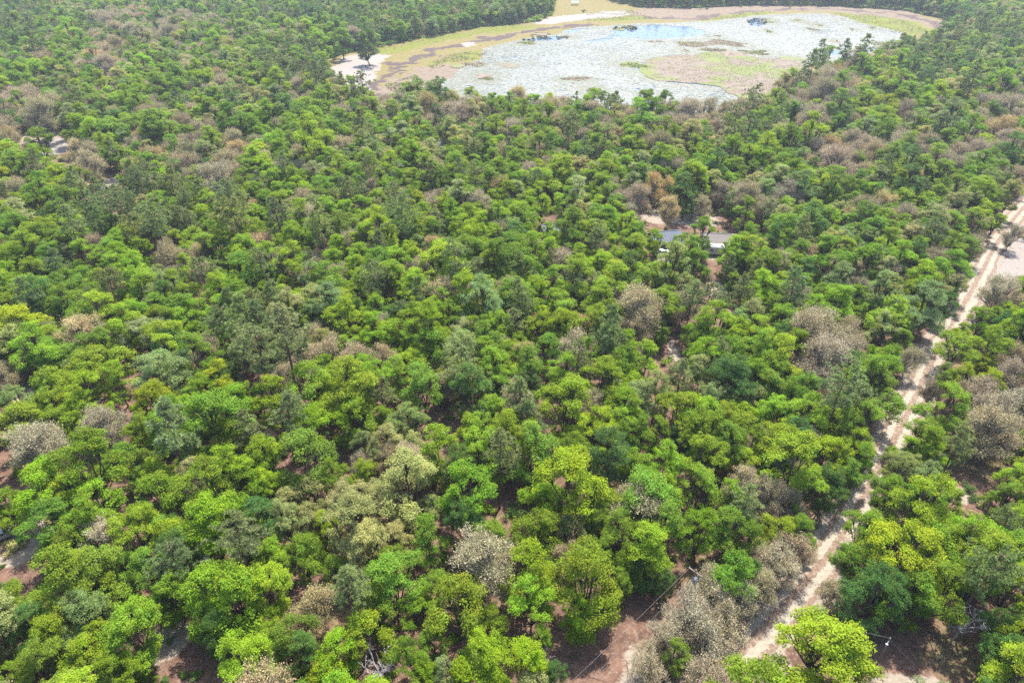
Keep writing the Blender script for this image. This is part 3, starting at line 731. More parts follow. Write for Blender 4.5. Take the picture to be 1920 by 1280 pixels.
# floating pads: far too many to count
m, t = new_mat('lily_pad')
a = N(t, 'ShaderNodeAttribute', attribute_name='spray'); s = N(t, 'ShaderNodeSeparateColor'); L(t, a.outputs['Color'], s.inputs[0])
c = mixc(t, s.outputs[0], (.086, .091, .056), (.192, .190, .162))  # silvery pad tone, with the sky-haze reflection put into the pale colour
c = mixc(t, ramp(t, s.outputs[1], .85, .97), c, (.15, .125, .075))
c = mixc(t, s.outputs[2], c, mixc(t, ramp(t, s.outputs[1], .3, .7), (.085, .095, .030), (.135, .11, .065)))
p = N(t, 'ShaderNodeBsdfPrincipled'); L(t, c, p.inputs['Base Color']); p.inputs['Roughness'].default_value = .5; p.inputs['Specular IOR Level'].default_value = .4
finish(t, p.outputs[0]); M['pad'] = m
lo, hi = WATER.min(0), WATER.max(0)
n = 230000
P = rng.uniform(lo, hi, (n, 2))
keep = inside(P, WR) & ~inside(P, PENINSULA)
P = P[keep]
dn = fbm(P, .02, 51) * .6 + fbm(P, .12, 55) * .4
prob = .42 + .9 * sstep(dn, .25, .6)
for w in OPEN_WATER:
    prob = np.where(signed(P, w) + (fbm(P, .15, 61) - .5) * 9 > 0, .02, prob)
P = P[rng.uniform(size=len(P)) < prob]
n = len(P)
rad = rng.uniform(.5, 1.15, n)
ang = np.arange(6) * math.pi / 3
rr = rad[:, None] * rng.uniform(.7, 1.2, (n, 6))
th = ang[None] + rng.uniform(0, 6.3, n)[:, None]
zz = .09 + rng.uniform(0, .10, (n, 1)) + rng.uniform(-.02, .02, (n, 6))
V = np.stack([P[:, :1] + rr * np.cos(th), P[:, 1:] + rr * np.sin(th), zz], -1).reshape(-1, 3)
Q = np.arange(6 * n).reshape(-1, 6)
big = np.clip(fbm(P, .03, 71) * .7 + rng.normal(size=n) * .2 + .2, 0, 1)
rim = sstep(signed(P, WR), 26, 2) * .75
rim = np.maximum(rim, sstep(signed(P, PENINSULA), -22, -1) * .8)
for (px, py, rx, ry) in ISLETS:
    c_ = at(px, py)[:2]; rw = np.linalg.norm(at(px + rx, py)[:2] - c_); rd = np.linalg.norm(at(px, py - ry)[:2] - c_)
    rim = np.maximum(rim, sstep(np.hypot((P[:, 0] - c_[0]) / (rw + 3), (P[:, 1] - c_[1]) / (rd + 4)), 1.9, .9))
rim = np.maximum(rim, sstep(fbm(P, .03, 401), .58, .74) * .6)
rim = (rng.uniform(size=n) < rim) * rng.uniform(.55, 1, n)
S = np.repeat(np.stack([big, rng.uniform(size=n), rim, big * 0 + 1], 1), 6, axis=0)
tag(obj('lily_pads', quad_mesh('lily_pads', V, Q, M['pad'], spray=S)), 'pale floating lily pads covering most of the lake', 'lily pads', kind='stuff')

# marsh peninsula and islets
m, t = new_mat('marsh')
tc = N(t, 'ShaderNodeTexCoord'); P_ = tc.outputs['Object']
n1, n2, n3 = noise(t, P_, .035, 4), noise(t, P_, .2, 5), noise(t, P_, 1.2, 4)
c = mixc(t, ramp(t, n2, .35, .65), (.130, .100, .062), (.175, .128, .098))
c = mixc(t, ramp(t, n1, .46, .58), c, mixc(t, ramp(t, n3, .3, .7), (.10, .128, .022), (.145, .148, .036)))
p = N(t, 'ShaderNodeBsdfPrincipled'); L(t, c, p.inputs['Base Color']); p.inputs['Roughness'].default_value = .95
L(t, bump(t, n3, .7, .4), p.inputs['Normal'])
finish(t, p.outputs[0]); M['marsh'] = m
PR = ragged(PENINSULA, 2, 4, .08, 81)
tag(sheet('marsh_peninsula', PR, .26, M['marsh']), 'brown and green marsh tongue reaching into the lake', kind='structure')
marsh_spots = [(PR, 6000)]
for kx, (px, py, rx, ry) in enumerate(ISLETS):
    c = at(px, py)[:2]; ex = at(px + rx, py)[:2]; ey = at(px, py - ry)[:2]
    th = np.linspace(0, 2 * math.pi, 48, endpoint=False)
    A = c + np.stack([np.cos(th) * np.linalg.norm(ex - c), np.sin(th) * np.linalg.norm(ey - c)], 1) * .85
    A = A + np.stack([fbm(A, .12, 90 + kx) - .5, fbm(A, .12, 190 + kx) - .5], 1) * 14
    tag(sheet('marsh_islet', A, .27, M['marsh']), 'low grassy islet among the lily pads', kind='structure')
    marsh_spots.append((A, int(60 + rx * ry * 7)))
# sedge tufts on the marsh and along the shore
def blades(P, h, w, g):
    n = len(P)
    a = g.uniform(0, 6.3, n)
    d = np.stack([np.cos(a), np.sin(a), np.zeros(n)], 1)
    tilt = g.normal(size=(n, 3)) * np.array([1.6, 1.6, 0])
    b = np.column_stack([P, np.full(n, .15)])
    tp = b + (np.array([0, 0, 1.0]) + tilt) * h[:, None]
    V = np.stack([b - d * w[:, None], b + d * w[:, None], tp + d * w[:, None] * .5, tp - d * w[:, None] * .5], 1).reshape(-1, 3)
    return V, np.arange(4 * n).reshape(-1, 4)
m, t = new_mat('sedge')
a = N(t, 'ShaderNodeAttribute', attribute_name='spray'); s = N(t, 'ShaderNodeSeparateColor'); L(t, a.outputs['Color'], s.inputs[0])
c = mixc(t, s.outputs[0], (.18, .135, .072), (.125, .155, .024))
p = N(t, 'ShaderNodeBsdfPrincipled'); L(t, c, p.inputs['Base Color']); p.inputs['Roughness'].default_value = .8
finish(t, p.outputs[0]); M['sedge'] = m
BV, BS = [], []
for A, cnt in marsh_spots + [(q, 900) for q in greens]:
    lo, hi = A.min(0), A.max(0)
    P = rng.uniform(lo, hi, (cnt * 3, 2)); P = P[inside(P, A)]
    P = P[fbm(P, .09, 33) > .42]
    nn = len(P)
    V, _ = blades(P, rng.uniform(.12, .3, nn), rng.uniform(.2, .5, nn), rng)
    BV.append(V)
    v = np.clip(sstep(fbm(P, .04, 35), .35, .6) + rng.normal(size=nn) * .15, 0, 1)
    BS.append(np.repeat(np.stack([v, v, v, v * 0 + 1], 1), 4, axis=0))
V = np.concatenate(BV)
tag(obj('marsh_grass', quad_mesh('marsh_grass', V, np.arange(len(V)).reshape(-1, 4), M['sedge'], spray=np.concatenate(BS))), 'sedge and marsh grass on the lake margin', 'grass', kind='stuff')

# ------------------------------------------------------------------ planting
class Tree:
    __slots__ = ('x', 'y', 'kind', 'form', 'sc', 'sh', 'rz', 'px', 'py', 'tint', 'hand', 'depth', 'w')
def jitter_tint(kind, g):
    c = np.array(TINT[kind]) * g.uniform(.80, 1.10)
    if kind in 'trs': c *= np.array([g.uniform(.92, 1.04), g.uniform(.97, 1.06), g.uniform(.82, 1.08)])
    else: c *= np.array([g.uniform(.82, 1.08), g.uniform(.97, 1.03), g.uniform(.7, 1.6) if kind in 'bgy' else g.uniform(.8, 1.15)])
    return c
plants = []
g = np.random.default_rng(77)
for kind, text in TREES.items():
    for item in text.replace('\n', '').split(';'):
        px, py, w = (float(v) for v in item.split())
        forms = FORMS[FORM_OF[kind]]
        f = forms[g.integers(len(forms))]
        if kind == 's' and px < 400: f = FORMS['deadpine'][0]
        if kind == 'y' and w > 160: f = FORMS['oak'][4]
        zc = f[4]
        s = 1.0
        for _ in range(3):
            p = at(px, py, zc * s)
            depth = to_px(p[0], p[1], zc * s)[2]
            s = w * depth / F_PX / (2 * f[3] * .90)
            s = min(max(s, .45), 1.75)
        T = Tree()
        T.x, T.y, T.kind, T.form, T.sc = p[0], p[1], kind, f, s
        hs = s ** .75 if w < 160 else .92
        T.sh = hs * (f[2] > 0)
        p = at(px, py, zc * hs); T.x, T.y = p[0], p[1]
        T.rz = g.uniform(0, 6.28); T.px, T.py = px, py
        T.tint = jitter_tint(kind, g) * (.84 if w > 115 and kind in 'bg' else 1.0); T.hand = True; T.depth = depth; T.w = w
        plants.append(T)
hand = list(plants)
# keep crowns clear of the track and of the wires' cleared strip
for line, share, extra in ((ROAD, .44, 1.3), (WIRE_LANE, .50, 1.4)):
    LS = smooth_line(line, 1.0)
    for T in hand:
        if T.kind == 's': continue
        d = np.hypot(LS[:, 0] - T.x, LS[:, 1] - T.y); k = int(np.argmin(d))
        need = T.form[3] * T.sc * share + extra
        if 0.05 < d[k] < need:
            T.x = LS[k, 0] + (T.x - LS[k, 0]) / d[k] * need
            T.y = LS[k, 1] + (T.y - LS[k, 1]) / d[k] * need
            T.px, T.py, T.depth = to_px(T.x, T.y, T.form[4] * T.sh)

# the woods between and beyond
def allowed(P):
    ok = ~(signed(P, BASIN) > 1.0)
    ok &= seg_dist(P, ROAD) > 6.0
    ok &= seg_dist(P, WIRE_LANE) > 4.5
    for q in SANDS: ok &= signed(P, q) < -2
    return ok
cand = []
y = 36.0
while y < 830:
    sp = 4.6 if y < 190 else 5.0 if y < 300 else (5.5 if y < 480 else 6.2)
    half = (y * CP + CAM_H * SP) * 960 / F_PX * 1.10 + 22
    x = np.arange(-half, half, sp)
    x = x + (0.5 * sp if int(y / sp) % 2 else 0)
    cand.append(np.stack([x + g.uniform(-.42, .42, len(x)) * sp, y + g.uniform(-.42, .42, len(x)) * sp], 1))
    y += sp * .88
C = np.concatenate(cand)
C = C[allowed(C)]
bx, by, bd = to_px(C[:, 0], C[:, 1], 0.0)
cxp, cyp, cd = to_px(C[:, 0], C[:, 1], 7.5)
for (px, py, rx, ry) in LITTER_GAPS:
    inb = ((bx - px) / rx) ** 2 + ((by - py) / ry) ** 2 < 1
    mg = 3.2 * F_PX / cd
    inc = ((cxp - px) / (rx + mg * .7)) ** 2 + ((cyp - py) / (ry + mg)) ** 2 < 1
    k = ~(inb | inc)
    C, bx, by, bd, cxp, cyp, cd = C[k], bx[k], by[k], bd[k], cxp[k], cyp[k], cd[k]
HX = np.array([[T.x, T.y, T.form[3] * T.sc] for T in hand])
# stands of one kind seen in the photograph: centre, radii, weights b g d y o v t r p
BASE = dict(b=.43, g=.28, d=.04, y=.012, o=.05, v=.06, t=.085, r=.012, p=.035)
FAR = dict(b=.27, g=.30, d=.04, y=.02, o=.10, v=.06, t=.20, r=.02, p=.035)
PINES = dict(b=.08, g=.30, d=.14, y=.0, o=.03, v=.08, t=.04, r=.0, p=.33)
BROWN = dict(b=.02, g=.14, d=.04, y=.0, o=.06, v=.02, t=.62, r=.08, p=.02)
RIGHT = dict(b=.20, g=.34, d=.06, y=.03, o=.11, v=.07, t=.20, r=.02, p=.015)
STANDS = [(290, 55, 150, 30, BROWN), (225, 110, 60, 30, BROWN), (70, 205, 90, 35, BROWN), (370, 280, 90, 50, BROWN), (20, 250, 50, 30, BROWN), (400, 320, 80, 22, BROWN), (1320, 215, 110, 28, BROWN), (1380, 375, 80, 30, BROWN), (1210, 375, 50, 36, BROWN), (1320, 1190, 90, 110, BROWN), (1860, 770, 80, 90, BROWN), (1570, 640, 80, 60, BROWN), (1530, 170, 90, 40, BROWN),
          (1620, 295, 130, 30, BROWN), (1890, 230, 60, 60, BROWN), (640, 675, 90, 30, BROWN), (1480, 1060, 50, 70, BROWN), (860, 215, 90, 20, BROWN),
          (720, 20, 320, 45, PINES), (40, 50, 90, 50, PINES), (480, 25, 120, 28, PINES), (1500, 0, 420, 14, PINES), (1800, 80, 120, 60, PINES), (1760, 130, 80, 30, PINES), (250, 390, 150, 50, PINES), (560, 130, 70, 40, PINES), (1330, 560, 90, 40, PINES), (480, 600, 60, 40, PINES)]
keys = list(BASE)
for (x, y), px, py, dep in zip(C, cxp, cyp, cd):
    W = BASE
    if py < 330: W = FAR
    if px > 1430 and py < 520: W = RIGHT
    for (sx, sy, rx, ry, w) in STANDS:
        if ((px - sx) / rx) ** 2 + ((py - sy) / ry) ** 2 < 1: W = w
    kind = keys[np.searchsorted(np.cumsum([W[k] for k in keys]) / sum(W.values()), g.uniform(), side='right').clip(0, len(keys) - 1)]
    forms = FORMS[FORM_OF[kind]]
    f = forms[g.integers(len(forms))]
    s = g.choice([g.uniform(.5, .75), g.uniform(.7, 1.0), g.uniform(.95, 1.22)], p=[.25, .5, .25]) if kind != 'p' else g.uniform(.7, 1.05)
    if kind != 'p': s *= float(np.interp(dep, [200, 300, 450], [1.0, 1.16, 1.30]))
    r = f[3] * s
    d = np.hypot(HX[:, 0] - x, HX[:, 1] - y)
    if np.any(d < (HX[:, 2] + r) * .47): continue
    T = Tree()
    T.x, T.y, T.kind, T.form, T.sc = x, y, kind, f, s
    T.sh = s ** .8 * g.uniform(.88, 1.1)
    T.rz = g.uniform(0, 6.28)
    q = to_px(x, y, f[4] * T.sh); T.px, T.py, T.depth = q
    T.tint = jitter_tint(kind, g); T.hand = False; T.w = 2 * r * F_PX / q[2]
    plants.append(T)

# names, labels
NAME = {'b': 'oak_tree', 'g': 'oak_tree', 'y': 'oak_tree', 'o': 'oak_tree', 'd': 'evergreen_oak', 'v': 'evergreen_oak', 't': 'bare_oak', 'r': 'bare_oak', 's': 'dead_tree', 'p': 'pine_tree'}
LOOK = {'b': 'bright green oak', 'g': 'mid-green oak', 'y': 'yellow-green oak', 'o': 'pale khaki oak', 'd': 'dark green evergreen oak', 'v': 'silvery green oak', 't': 'grey-tan thinly leafed oak', 'r': 'rusty tan thinly leafed oak', 's': 'leafless silver-grey dead tree', 'p': 'grey-green pine'}
GROUP = {'oak_tree': 'green oaks of the woods', 'evergreen_oak': 'dark and silvery oaks of the woods', 'bare_oak': 'grey-tan oaks of the woods', 'dead_tree': 'dead trees in the woods', 'pine_tree': 'pines of the woods'}
in_view = [T for T in plants if -20 < T.px < 1940 and -5 < T.py < 1300]
chosen = []
for nm in GROUP:
    L_ = [T for T in in_view if NAME[T.kind] == nm]
    L_.sort(key=lambda T: -(T.w * (1.35 if T.hand else 1.0)))
    chosen += L_[:300]
chosen_set = set(id(T) for T in chosen)
road_px = np.array(ROAD_PX, float)
used = {}
ONES = 'zero one two three four five six seven eight nine ten eleven twelve thirteen fourteen fifteen sixteen seventeen eighteen nineteen'.split()
TENS = 'x x twenty thirty forty fifty sixty seventy eighty ninety'.split()
def say(v, parts):
    n = int(round(v)) if parts == 1 else int(v)
    w = 'a-hundred' if n >= 100 else (ONES[n] if n < 20 else TENS[n // 10] + ('-' + ONES[n % 10] if n % 10 else ''))
    return w if parts == 1 or v - n < .5 else w + '-and-a-half'
SPECIAL = {('s', 397): 'fallen-looking dead pine with radiating silver branches near the lower left', ('y', 1545): 'big yellow-green oak beside the lone pole and the sandy track', ('o', 760): 'largest pale khaki oak, in the lower middle of the woods', ('p', 1072): 'pale tufted pine above the dead branches, lower right',
           ('t', 905): 'large leafless tan oak in the lower middle of the woods', ('s', 1805): 'dead grey branches at the edge of the shaded clearing, lower right', ('y', 1655): 'largest yellow-green oak near the right lakeshore woods'}
def label_for(T):
    sp = SPECIAL.get((T.kind, int(T.py) if T.kind == 'p' else int(T.px))) if T.hand else None
    if sp: return sp
    size = 'wide ' if T.w * T.depth / F_PX > 10.5 else ('small ' if T.w * T.depth / F_PX < 6 else '')
    near = np.min(np.hypot(road_px[:, 0] - T.px, (road_px[:, 1] - T.py))) < 70
    place = ' beside the sandy track' if near and T.py > 380 else ''
    ax, ay = min(max(T.px / 19.2, 0), 100), min(max(T.py / 12.8, 0), 100)
    for qx, qy in ((1, 1), (2, 1), (1, 2), (2, 2)):
        t_ = '%s%s%s, %s percent across and %s percent down%s' % (size, LOOK[T.kind], place, say(ax, qx), say(ay, qy), '' if place or (size and len(LOOK[T.kind].split()) > 3) else ' the photo')
        if t_ not in used:
            used[t_] = 1
            return t_
    for pre in ('slightly farther ', 'neighbouring ', 'adjoining '):
        if pre + t_ not in used:
            used[pre + t_] = 1
            return pre + t_
    return t_
for T in chosen:
    nm = NAME[T.kind]
    root = bpy.data.objects.new(nm, None)
    COL.objects.link(root)
    root.empty_display_size = .5
    root.location = (T.x, T.y, 0)
    root.rotation_euler = (0, 0, T.rz)
    u_ = .88 + .24 * ((T.rz * 7.31) % 1.0)
    root.scale = (T.sc * u_, T.sc / u_, T.sh)
    tag(root, label_for(T), 'tree', GROUP[nm])
    a = obj('trunk', T.form[0], root)
    b = obj('crown', T.form[1], root)
    b['tint'] = [float(v) for v in T.tint]

# the rest of the woods: one mass, instanced
FORMCOL = bpy.data.collections.new('tree_forms')
for k, jm in enumerate(JOINED):
    o = bpy.data.objects.new('form_%03d' % k, jm)
    FORMCOL.objects.link(o)
BUSHES = bpy.data.collections.new('bush_forms')
for k in range(4):
    V, Q, S = make_bush(600 + k)
    BUSHES.objects.link(bpy.data.objects.new('bush_%03d' % k, quad_mesh('bush', V, Q, M['leaf'], spray=S)))
def scatter(name, pos, rz, scl, idx, tint, coll):
    me = bpy.data.meshes.new(name)
    n = len(pos)
    me.vertices.add(n); me.vertices.foreach_set('co', np.asarray(pos, np.float32).ravel())
    for nm, ty, key, data in (('rot', 'FLOAT_VECTOR', 'vector', np.stack([np.zeros(n), np.zeros(n), rz], 1)), ('scl', 'FLOAT_VECTOR', 'vector', scl), ('tint', 'FLOAT_COLOR', 'color', np.column_stack([tint, np.ones(n)]))):
        a = me.attributes.new(nm, ty, 'POINT'); a.data.foreach_set(key, np.asarray(data, np.float32).ravel())
    a = me.attributes.new('form', 'INT', 'POINT'); a.data.foreach_set('value', np.asarray(idx, np.int32))
    o = obj(name, me)
    ng = bpy.data.node_groups.new(name, 'GeometryNodeTree')
    ng.interface.new_socket('Geometry', in_out='INPUT', socket_type='NodeSocketGeometry')
    ng.interface.new_socket('Geometry', in_out='OUTPUT', socket_type='NodeSocketGeometry')
    gi, go = ng.nodes.new('NodeGroupInput'), ng.nodes.new('NodeGroupOutput')
    ip = ng.nodes.new('GeometryNodeInstanceOnPoints')
    ci = ng.nodes.new('GeometryNodeCollectionInfo')
    ci.inputs['Collection'].default_value = coll
    ci.inputs['Separate Children'].default_value = True
    ci.inputs['Reset Children'].default_value = True
    def attr(nm, ty):
        n_ = ng.nodes.new('GeometryNodeInputNamedAttribute'); n_.data_type = ty; n_.inputs['Name'].default_value = nm
        return n_.outputs['Attribute']
    lk = ng.links.new
    lk(gi.outputs[0], ip.inputs['Points']); lk(ci.outputs[0], ip.inputs['Instance'])
    ip.inputs['Pick Instance'].default_value = True
    lk(attr('form', 'INT'), ip.inputs['Instance Index'])
    e2r = ng.nodes.new('FunctionNodeEulerToRotation')
    lk(attr('rot', 'FLOAT_VECTOR'), e2r.inputs[0]); lk(e2r.outputs[0], ip.inputs['Rotation'])
    lk(attr('scl', 'FLOAT_VECTOR'), ip.inputs['Scale'])
    lk(ip.outputs[0], go.inputs[0])
    md = o.modifiers.new('scatter', 'NODES'); md.node_group = ng
    return o
rest = [T for T in plants if id(T) not in chosen_set]
fo = scatter('forest', [(T.x, T.y, 0) for T in rest], np.array([T.rz for T in rest]), np.array([(T.sc, T.sc, T.sh) for T in rest]),
             [T.form[5] for T in rest], np.array([T.tint for T in rest]), FORMCOL)
tag(fo, 'the mass of smaller and farther oaks and pines filling the woods', 'forest', kind='stuff')
# undergrowth
P = []
yy = rng.uniform(38, 420, 9000)
half = (yy * CP + CAM_H * SP) * 960 / F_PX * 1.06 + 10
P = np.stack([rng.uniform(-1, 1, len(yy)) * half, yy], 1)
P = P[allowed(P) & (fbm(P, .07, 15) > .42)]
P = P[rng.uniform(size=len(P)) < np.clip(P[:, 1] * 0 + .8, 0, 1)]
E = BASIN[:, None]; B2 = np.vstack([BASIN, BASIN[:1]])
dl = np.concatenate([[0], np.cumsum(np.linalg.norm(np.diff(B2, axis=0), axis=1))])
q_ = rng.uniform(0, dl[-1], 1500)
EP = np.stack([np.interp(q_, dl, B2[:, 0]), np.interp(q_, dl, B2[:, 1])], 1) + rng.normal(size=(1500, 2)) * 3.0
EP = EP[signed(EP, BASIN) < 1.0]
CL = []
for (px, py, rx, ry, k_) in ((1172, 55, 22, 4, 26), (1418, 42, 18, 5, 22), (1030, 71, 34, 3, 26), (990, 76, 12, 2, 8)):  # dark lake plants, and dark bushes standing in for trees reflected in water
    for _ in range(k_): CL.append(at(px + rng.uniform(-1, 1) * rx, py + rng.uniform(-1, 1) * ry)[:2])
n_in = len(P); P = np.vstack([P, EP, np.array(CL)])
n = len(P)
kk = rng.uniform(size=n)
tn = np.where(kk[:, None] < .5, TINT['g'], np.where(kk[:, None] < .75, TINT['d'], TINT['o'])) * rng.uniform(.7, 1.1, (n, 1))
s = rng.uniform(.35, 1.25, n); s[n_in:] = rng.uniform(1.4, 3.2, n - n_in); s[-len(CL):] = rng.uniform(.6, 1.2, len(CL))
tn[-len(CL):] = (.05, .075, .03)
uo = scatter('undergrowth', np.column_stack([P, np.zeros(n)]), rng.uniform(0, 6.3, n), np.stack([s, s, s * rng.uniform(.6, 1.1, n)], 1), rng.integers(0, 4, n), tn, BUSHES)
tag(uo, 'low shrubs and saplings under the trees, dark lake clumps partly standing for reflected trees', 'undergrowth', kind='stuff')
# fallen sticks on the forest floor
yy = rng.uniform(40, 230, 2600)
half = (yy * CP + CAM_H * SP) * 960 / F_PX + 4
SP_ = np.stack([rng.uniform(-1, 1, len(yy)) * half, yy], 1)
SP_ = SP_[seg_dist(SP_, ROAD) > 2.8]
tb = Tubes(); gs = np.random.default_rng(44)
for (x, y) in SP_:
    a_ = gs.uniform(0, 6.3); l_ = gs.uniform(.5, 2.6); r_ = gs.uniform(.015, .05)
    d_ = np.array([math.cos(a_) * l_ / 2, math.sin(a_) * l_ / 2, 0]); c_ = np.array([x, y, .14])
    tb.path(bend(gs, c_ - d_, c_ + d_ + np.array([0, 0, gs.uniform(0, .25)]), .06, 3), [r_, r_ * .8, r_ * .4], 4)
sV, sQ = tb.arrays()
tag(obj('fallen_branches', quad_mesh('fallen_branches', sV, sQ, M['bark_grey'])), 'fallen sticks and branches littering the forest floor', 'branches', kind='stuff')
print('TREES', len(plants), 'chosen', len(chosen), 'rest', len(rest), 'bushes', n)

# ------------------------------------------------------------------ built things
import bmesh
class Box:
    """collects boxes, prisms and tubes; build() links them as one mesh"""
    def __init__(self): self.bm = bmesh.new()
    def box(self, lo, hi, bevel=0.0):
        r = bmesh.ops.create_cube(self.bm, size=1.0)
        lo, hi = Vector(lo), Vector(hi)
        for v in r['verts']:
            v.co = Vector(((lo[k] + hi[k]) / 2 + v.co[k] * (hi[k] - lo[k])) for k in range(3))
        if bevel:
            es = list({e for v in r['verts'] for e in v.link_edges})
            bmesh.ops.bevel(self.bm, geom=es, offset=bevel, segments=2, affect='EDGES')
        return self
    def prism(self, pts, axis, a, b):
        """outline pts in the plane across axis ('x' or 'y'), from a to b"""
        mk = (lambda p, d: (d, p[0], p[1])) if axis == 'x' else (lambda p, d: (p[0], d, p[1]))
        A = [self.bm.verts.new(mk(p, a)) for p in pts]; B = [self.bm.verts.new(mk(p, b)) for p in pts]
        self.bm.faces.new(A); self.bm.faces.new(B[::-1])
        n = len(pts)
        for i in range(n): self.bm.faces.new((A[i], B[i], B[(i + 1) % n], A[(i + 1) % n]))
        return self
    def tube(self, a, b, r0, r1=None, n=10):
        a, b = Vector(a), Vector(b); r1 = r0 if r1 is None else r1
        q = (b - a).to_track_quat('Z', 'Y')
        A, B = [], []
        for i in range(n):
            c = Vector((math.cos(i * 2 * math.pi / n), math.sin(i * 2 * math.pi / n), 0))
            A.append(self.bm.verts.new(a + q @ (c * r0))); B.append(self.bm.verts.new(b + q @ (c * r1)))
        self.bm.faces.new(A[::-1]); self.bm.faces.new(B)
        for i in range(n): self.bm.faces.new((A[i], A[(i + 1) % n], B[(i + 1) % n], B[i]))
        return self
    def build(self, name, mat, parent=None, loc=(0, 0, 0), rz=0.0):
        bmesh.ops.recalc_face_normals(self.bm, faces=self.bm.faces[:])
        me = bpy.data.meshes.new(name); self.bm.to_mesh(me); self.bm.free()
        me.materials.append(mat)
        return obj(name, me, parent, loc, rz)
def empty(name, loc, rz=0.0):
    o = bpy.data.objects.new(name, None); COL.objects.link(o)
    o.location = loc; o.rotation_euler = (0, 0, rz)
    return o
M['wood'] = plain('weathered_pole_wood', (.20, .15, .11), .85, .3, 3)
M['steel'] = plain('galvanised_steel', (.24, .26, .28), .6, .1, 6)
M['porcelain'] = plain('white_insulator', (.36, .36, .36), .4, .05, 6)
M['cable'] = plain('cable_aluminium', (.20, .18, .175), .7, .08, 3)
M['white'] = plain('white_paint', (.45, .45, .45), .4, .06, 2)
M['glass'] = plain('dark_glass', (.03, .04, .05), .1, .2, 2, spec=.8)
M['tyre'] = plain('tyre_rubber', (.03, .03, .03), .85, .2, 5)
M['roof_grey'] = plain('grey_metal_roof', (.115, .125, .15), .75, .15, 1.2, spec=.15)
M['roof_brown'] = plain('brown_shingle', (.155, .135, .12), .9, .25, 5)
M['roof_white'] = plain('white_metal_roof', (.17, .17, .165), .8, .1, 1.5, spec=.1)
M['siding'] = plain('siding', (.36, .30, .24), .75, .12, 2)
M['siding_dark'] = plain('brown_wall', (.16, .09, .065), .8, .2, 2)
M['teal'] = plain('turquoise_roof', (.06, .34, .42), .5, .12, 2)
M['trim'] = plain('white_trim', (.40, .40, .39), .5, .05, 3)

def catenary(a, b, sag, k=24):
    t = np.linspace(0, 1, k)[:, None]
    P = np.asarray(a, float) * (1 - t) + np.asarray(b, float) * t
    P[:, 2] -= (4 * t * (1 - t)).ravel() * sag
    return P
def wire(a, b, sag, r, label):
    tb = Tubes(); P = catenary(a, b, sag); tb.path(P, np.full(len(P), r), 5)
    V, Q = tb.arrays()
    return tag(obj('power_line', quad_mesh('power_line', V, Q, M['cable'])), label, 'cable', 'overhead lines')
def power_pole(base, h, label, arm_dir, transformer):
    o = empty('utility_pole', base)
    Box().tube((0, 0, -.5), (0, 0, h), .16, .11, 12).build('pole', M['wood'], o)
    a = math.atan2(arm_dir[1], arm_dir[0])
    arm = Box().box((-1.1, -.06, h - .55), (1.1, .06, h - .42)).build('crossarm', M['wood'], o, rz=a)
    for x in (-1.0, 0.0, 1.0):
        z = h - .42 if x else h
        ins = Box().tube((x, 0, z), (x, 0, z + .10), .045, .06, 8).tube((x, 0, z + .10), (x, 0, z + .2), .075, .03, 8)
        ins.build('insulator', M['porcelain'], arm)
    if transformer:
        tr = Box().tube((.0, -.42, h - 2.1), (.0, -.42, h - 1.2), .27, .27, 14).tube((0, -.42, h - 1.2), (0, -.42, h - 1.12), .27, .16, 14).build('transformer', M['steel'], o)
        Box().tube((.1, -.42, h - 1.12), (.1, -.42, h - .9), .05, .03, 8).build('bushing', M['porcelain'], tr)
        Box().box((-.05, -.18, h - 1.9), (.05, -.08, h - 1.3)).build('bracket', M['steel'], o)
    tag(o, label, 'pole', 'utility poles')
    return o
PH = 9.2
p1 = at(1305, 1068, PH); p1[2] = 0
p2 = at(1669, 1196, 8.6); p2[2] = 0
d12 = np.array([p1[0] - at(1070, 1290, PH)[0], p1[1] - at(1070, 1290, PH)[1]])
p3 = np.array([*(p1[:2] - d12 * 1.55), 0])
du = d12 / np.linalg.norm(d12); dn = np.array([du[1], -du[0]])
power_pole(tuple(p1), PH, 'utility pole with crossarm and grey transformer where the wires end', dn, True)
po = empty('utility_pole', tuple(p2))
Box().tube((0, 0, -.5), (0, 0, 8.6), .14, .09, 12).build('pole', M['wood'], po)
lt = Box().tube((-.05, -.05, 8.2), (-.55, -.55, 8.35), .03, .03, 8).build('lamp_arm', M['steel'], po)
Box().box((-.75, -.75, 8.24), (-.45, -.45, 8.36), .04).build('lamp_head', M['steel'], lt)
Box().tube((0, 0, 8.6), (0, 0, 8.75), .07, .04, 8).build('insulator', M['porcelain'], po)
tag(po, 'lone slender pole with a white lamp in the shaded clearing', 'pole', 'utility poles')
power_pole(tuple(p3), PH, 'utility pole beyond the lower picture edge carrying the wires', dn, False)
for k, (off, zz, lb) in enumerate(((-1.0, PH - .22, 'upper of the parallel wires along the cleared strip'), (0.0, PH - 1.35, 'middle wire of the three along the cleared strip'), (1.0, PH - 1.55, 'lowest wire of the three along the cleared strip'))):
    a = np.array([*(p1[:2] + dn * off * .9), zz]); b = np.array([*(p3[:2] + dn * off * .9), zz])
    wire(a, b, .8, .012, lb)
wire((p1[0], p1[1], PH - 1.3), (p2[0], p2[1], 8.65), 1.0, .011, 'thin service wire crossing from the transformer pole to the lone pole')
gq = at(1742, 1272)
wire((p2[0], p2[1], 8.3), (gq[0], gq[1], 0.0), .05, .014, 'guy wire running from the lone pole down to the ground')

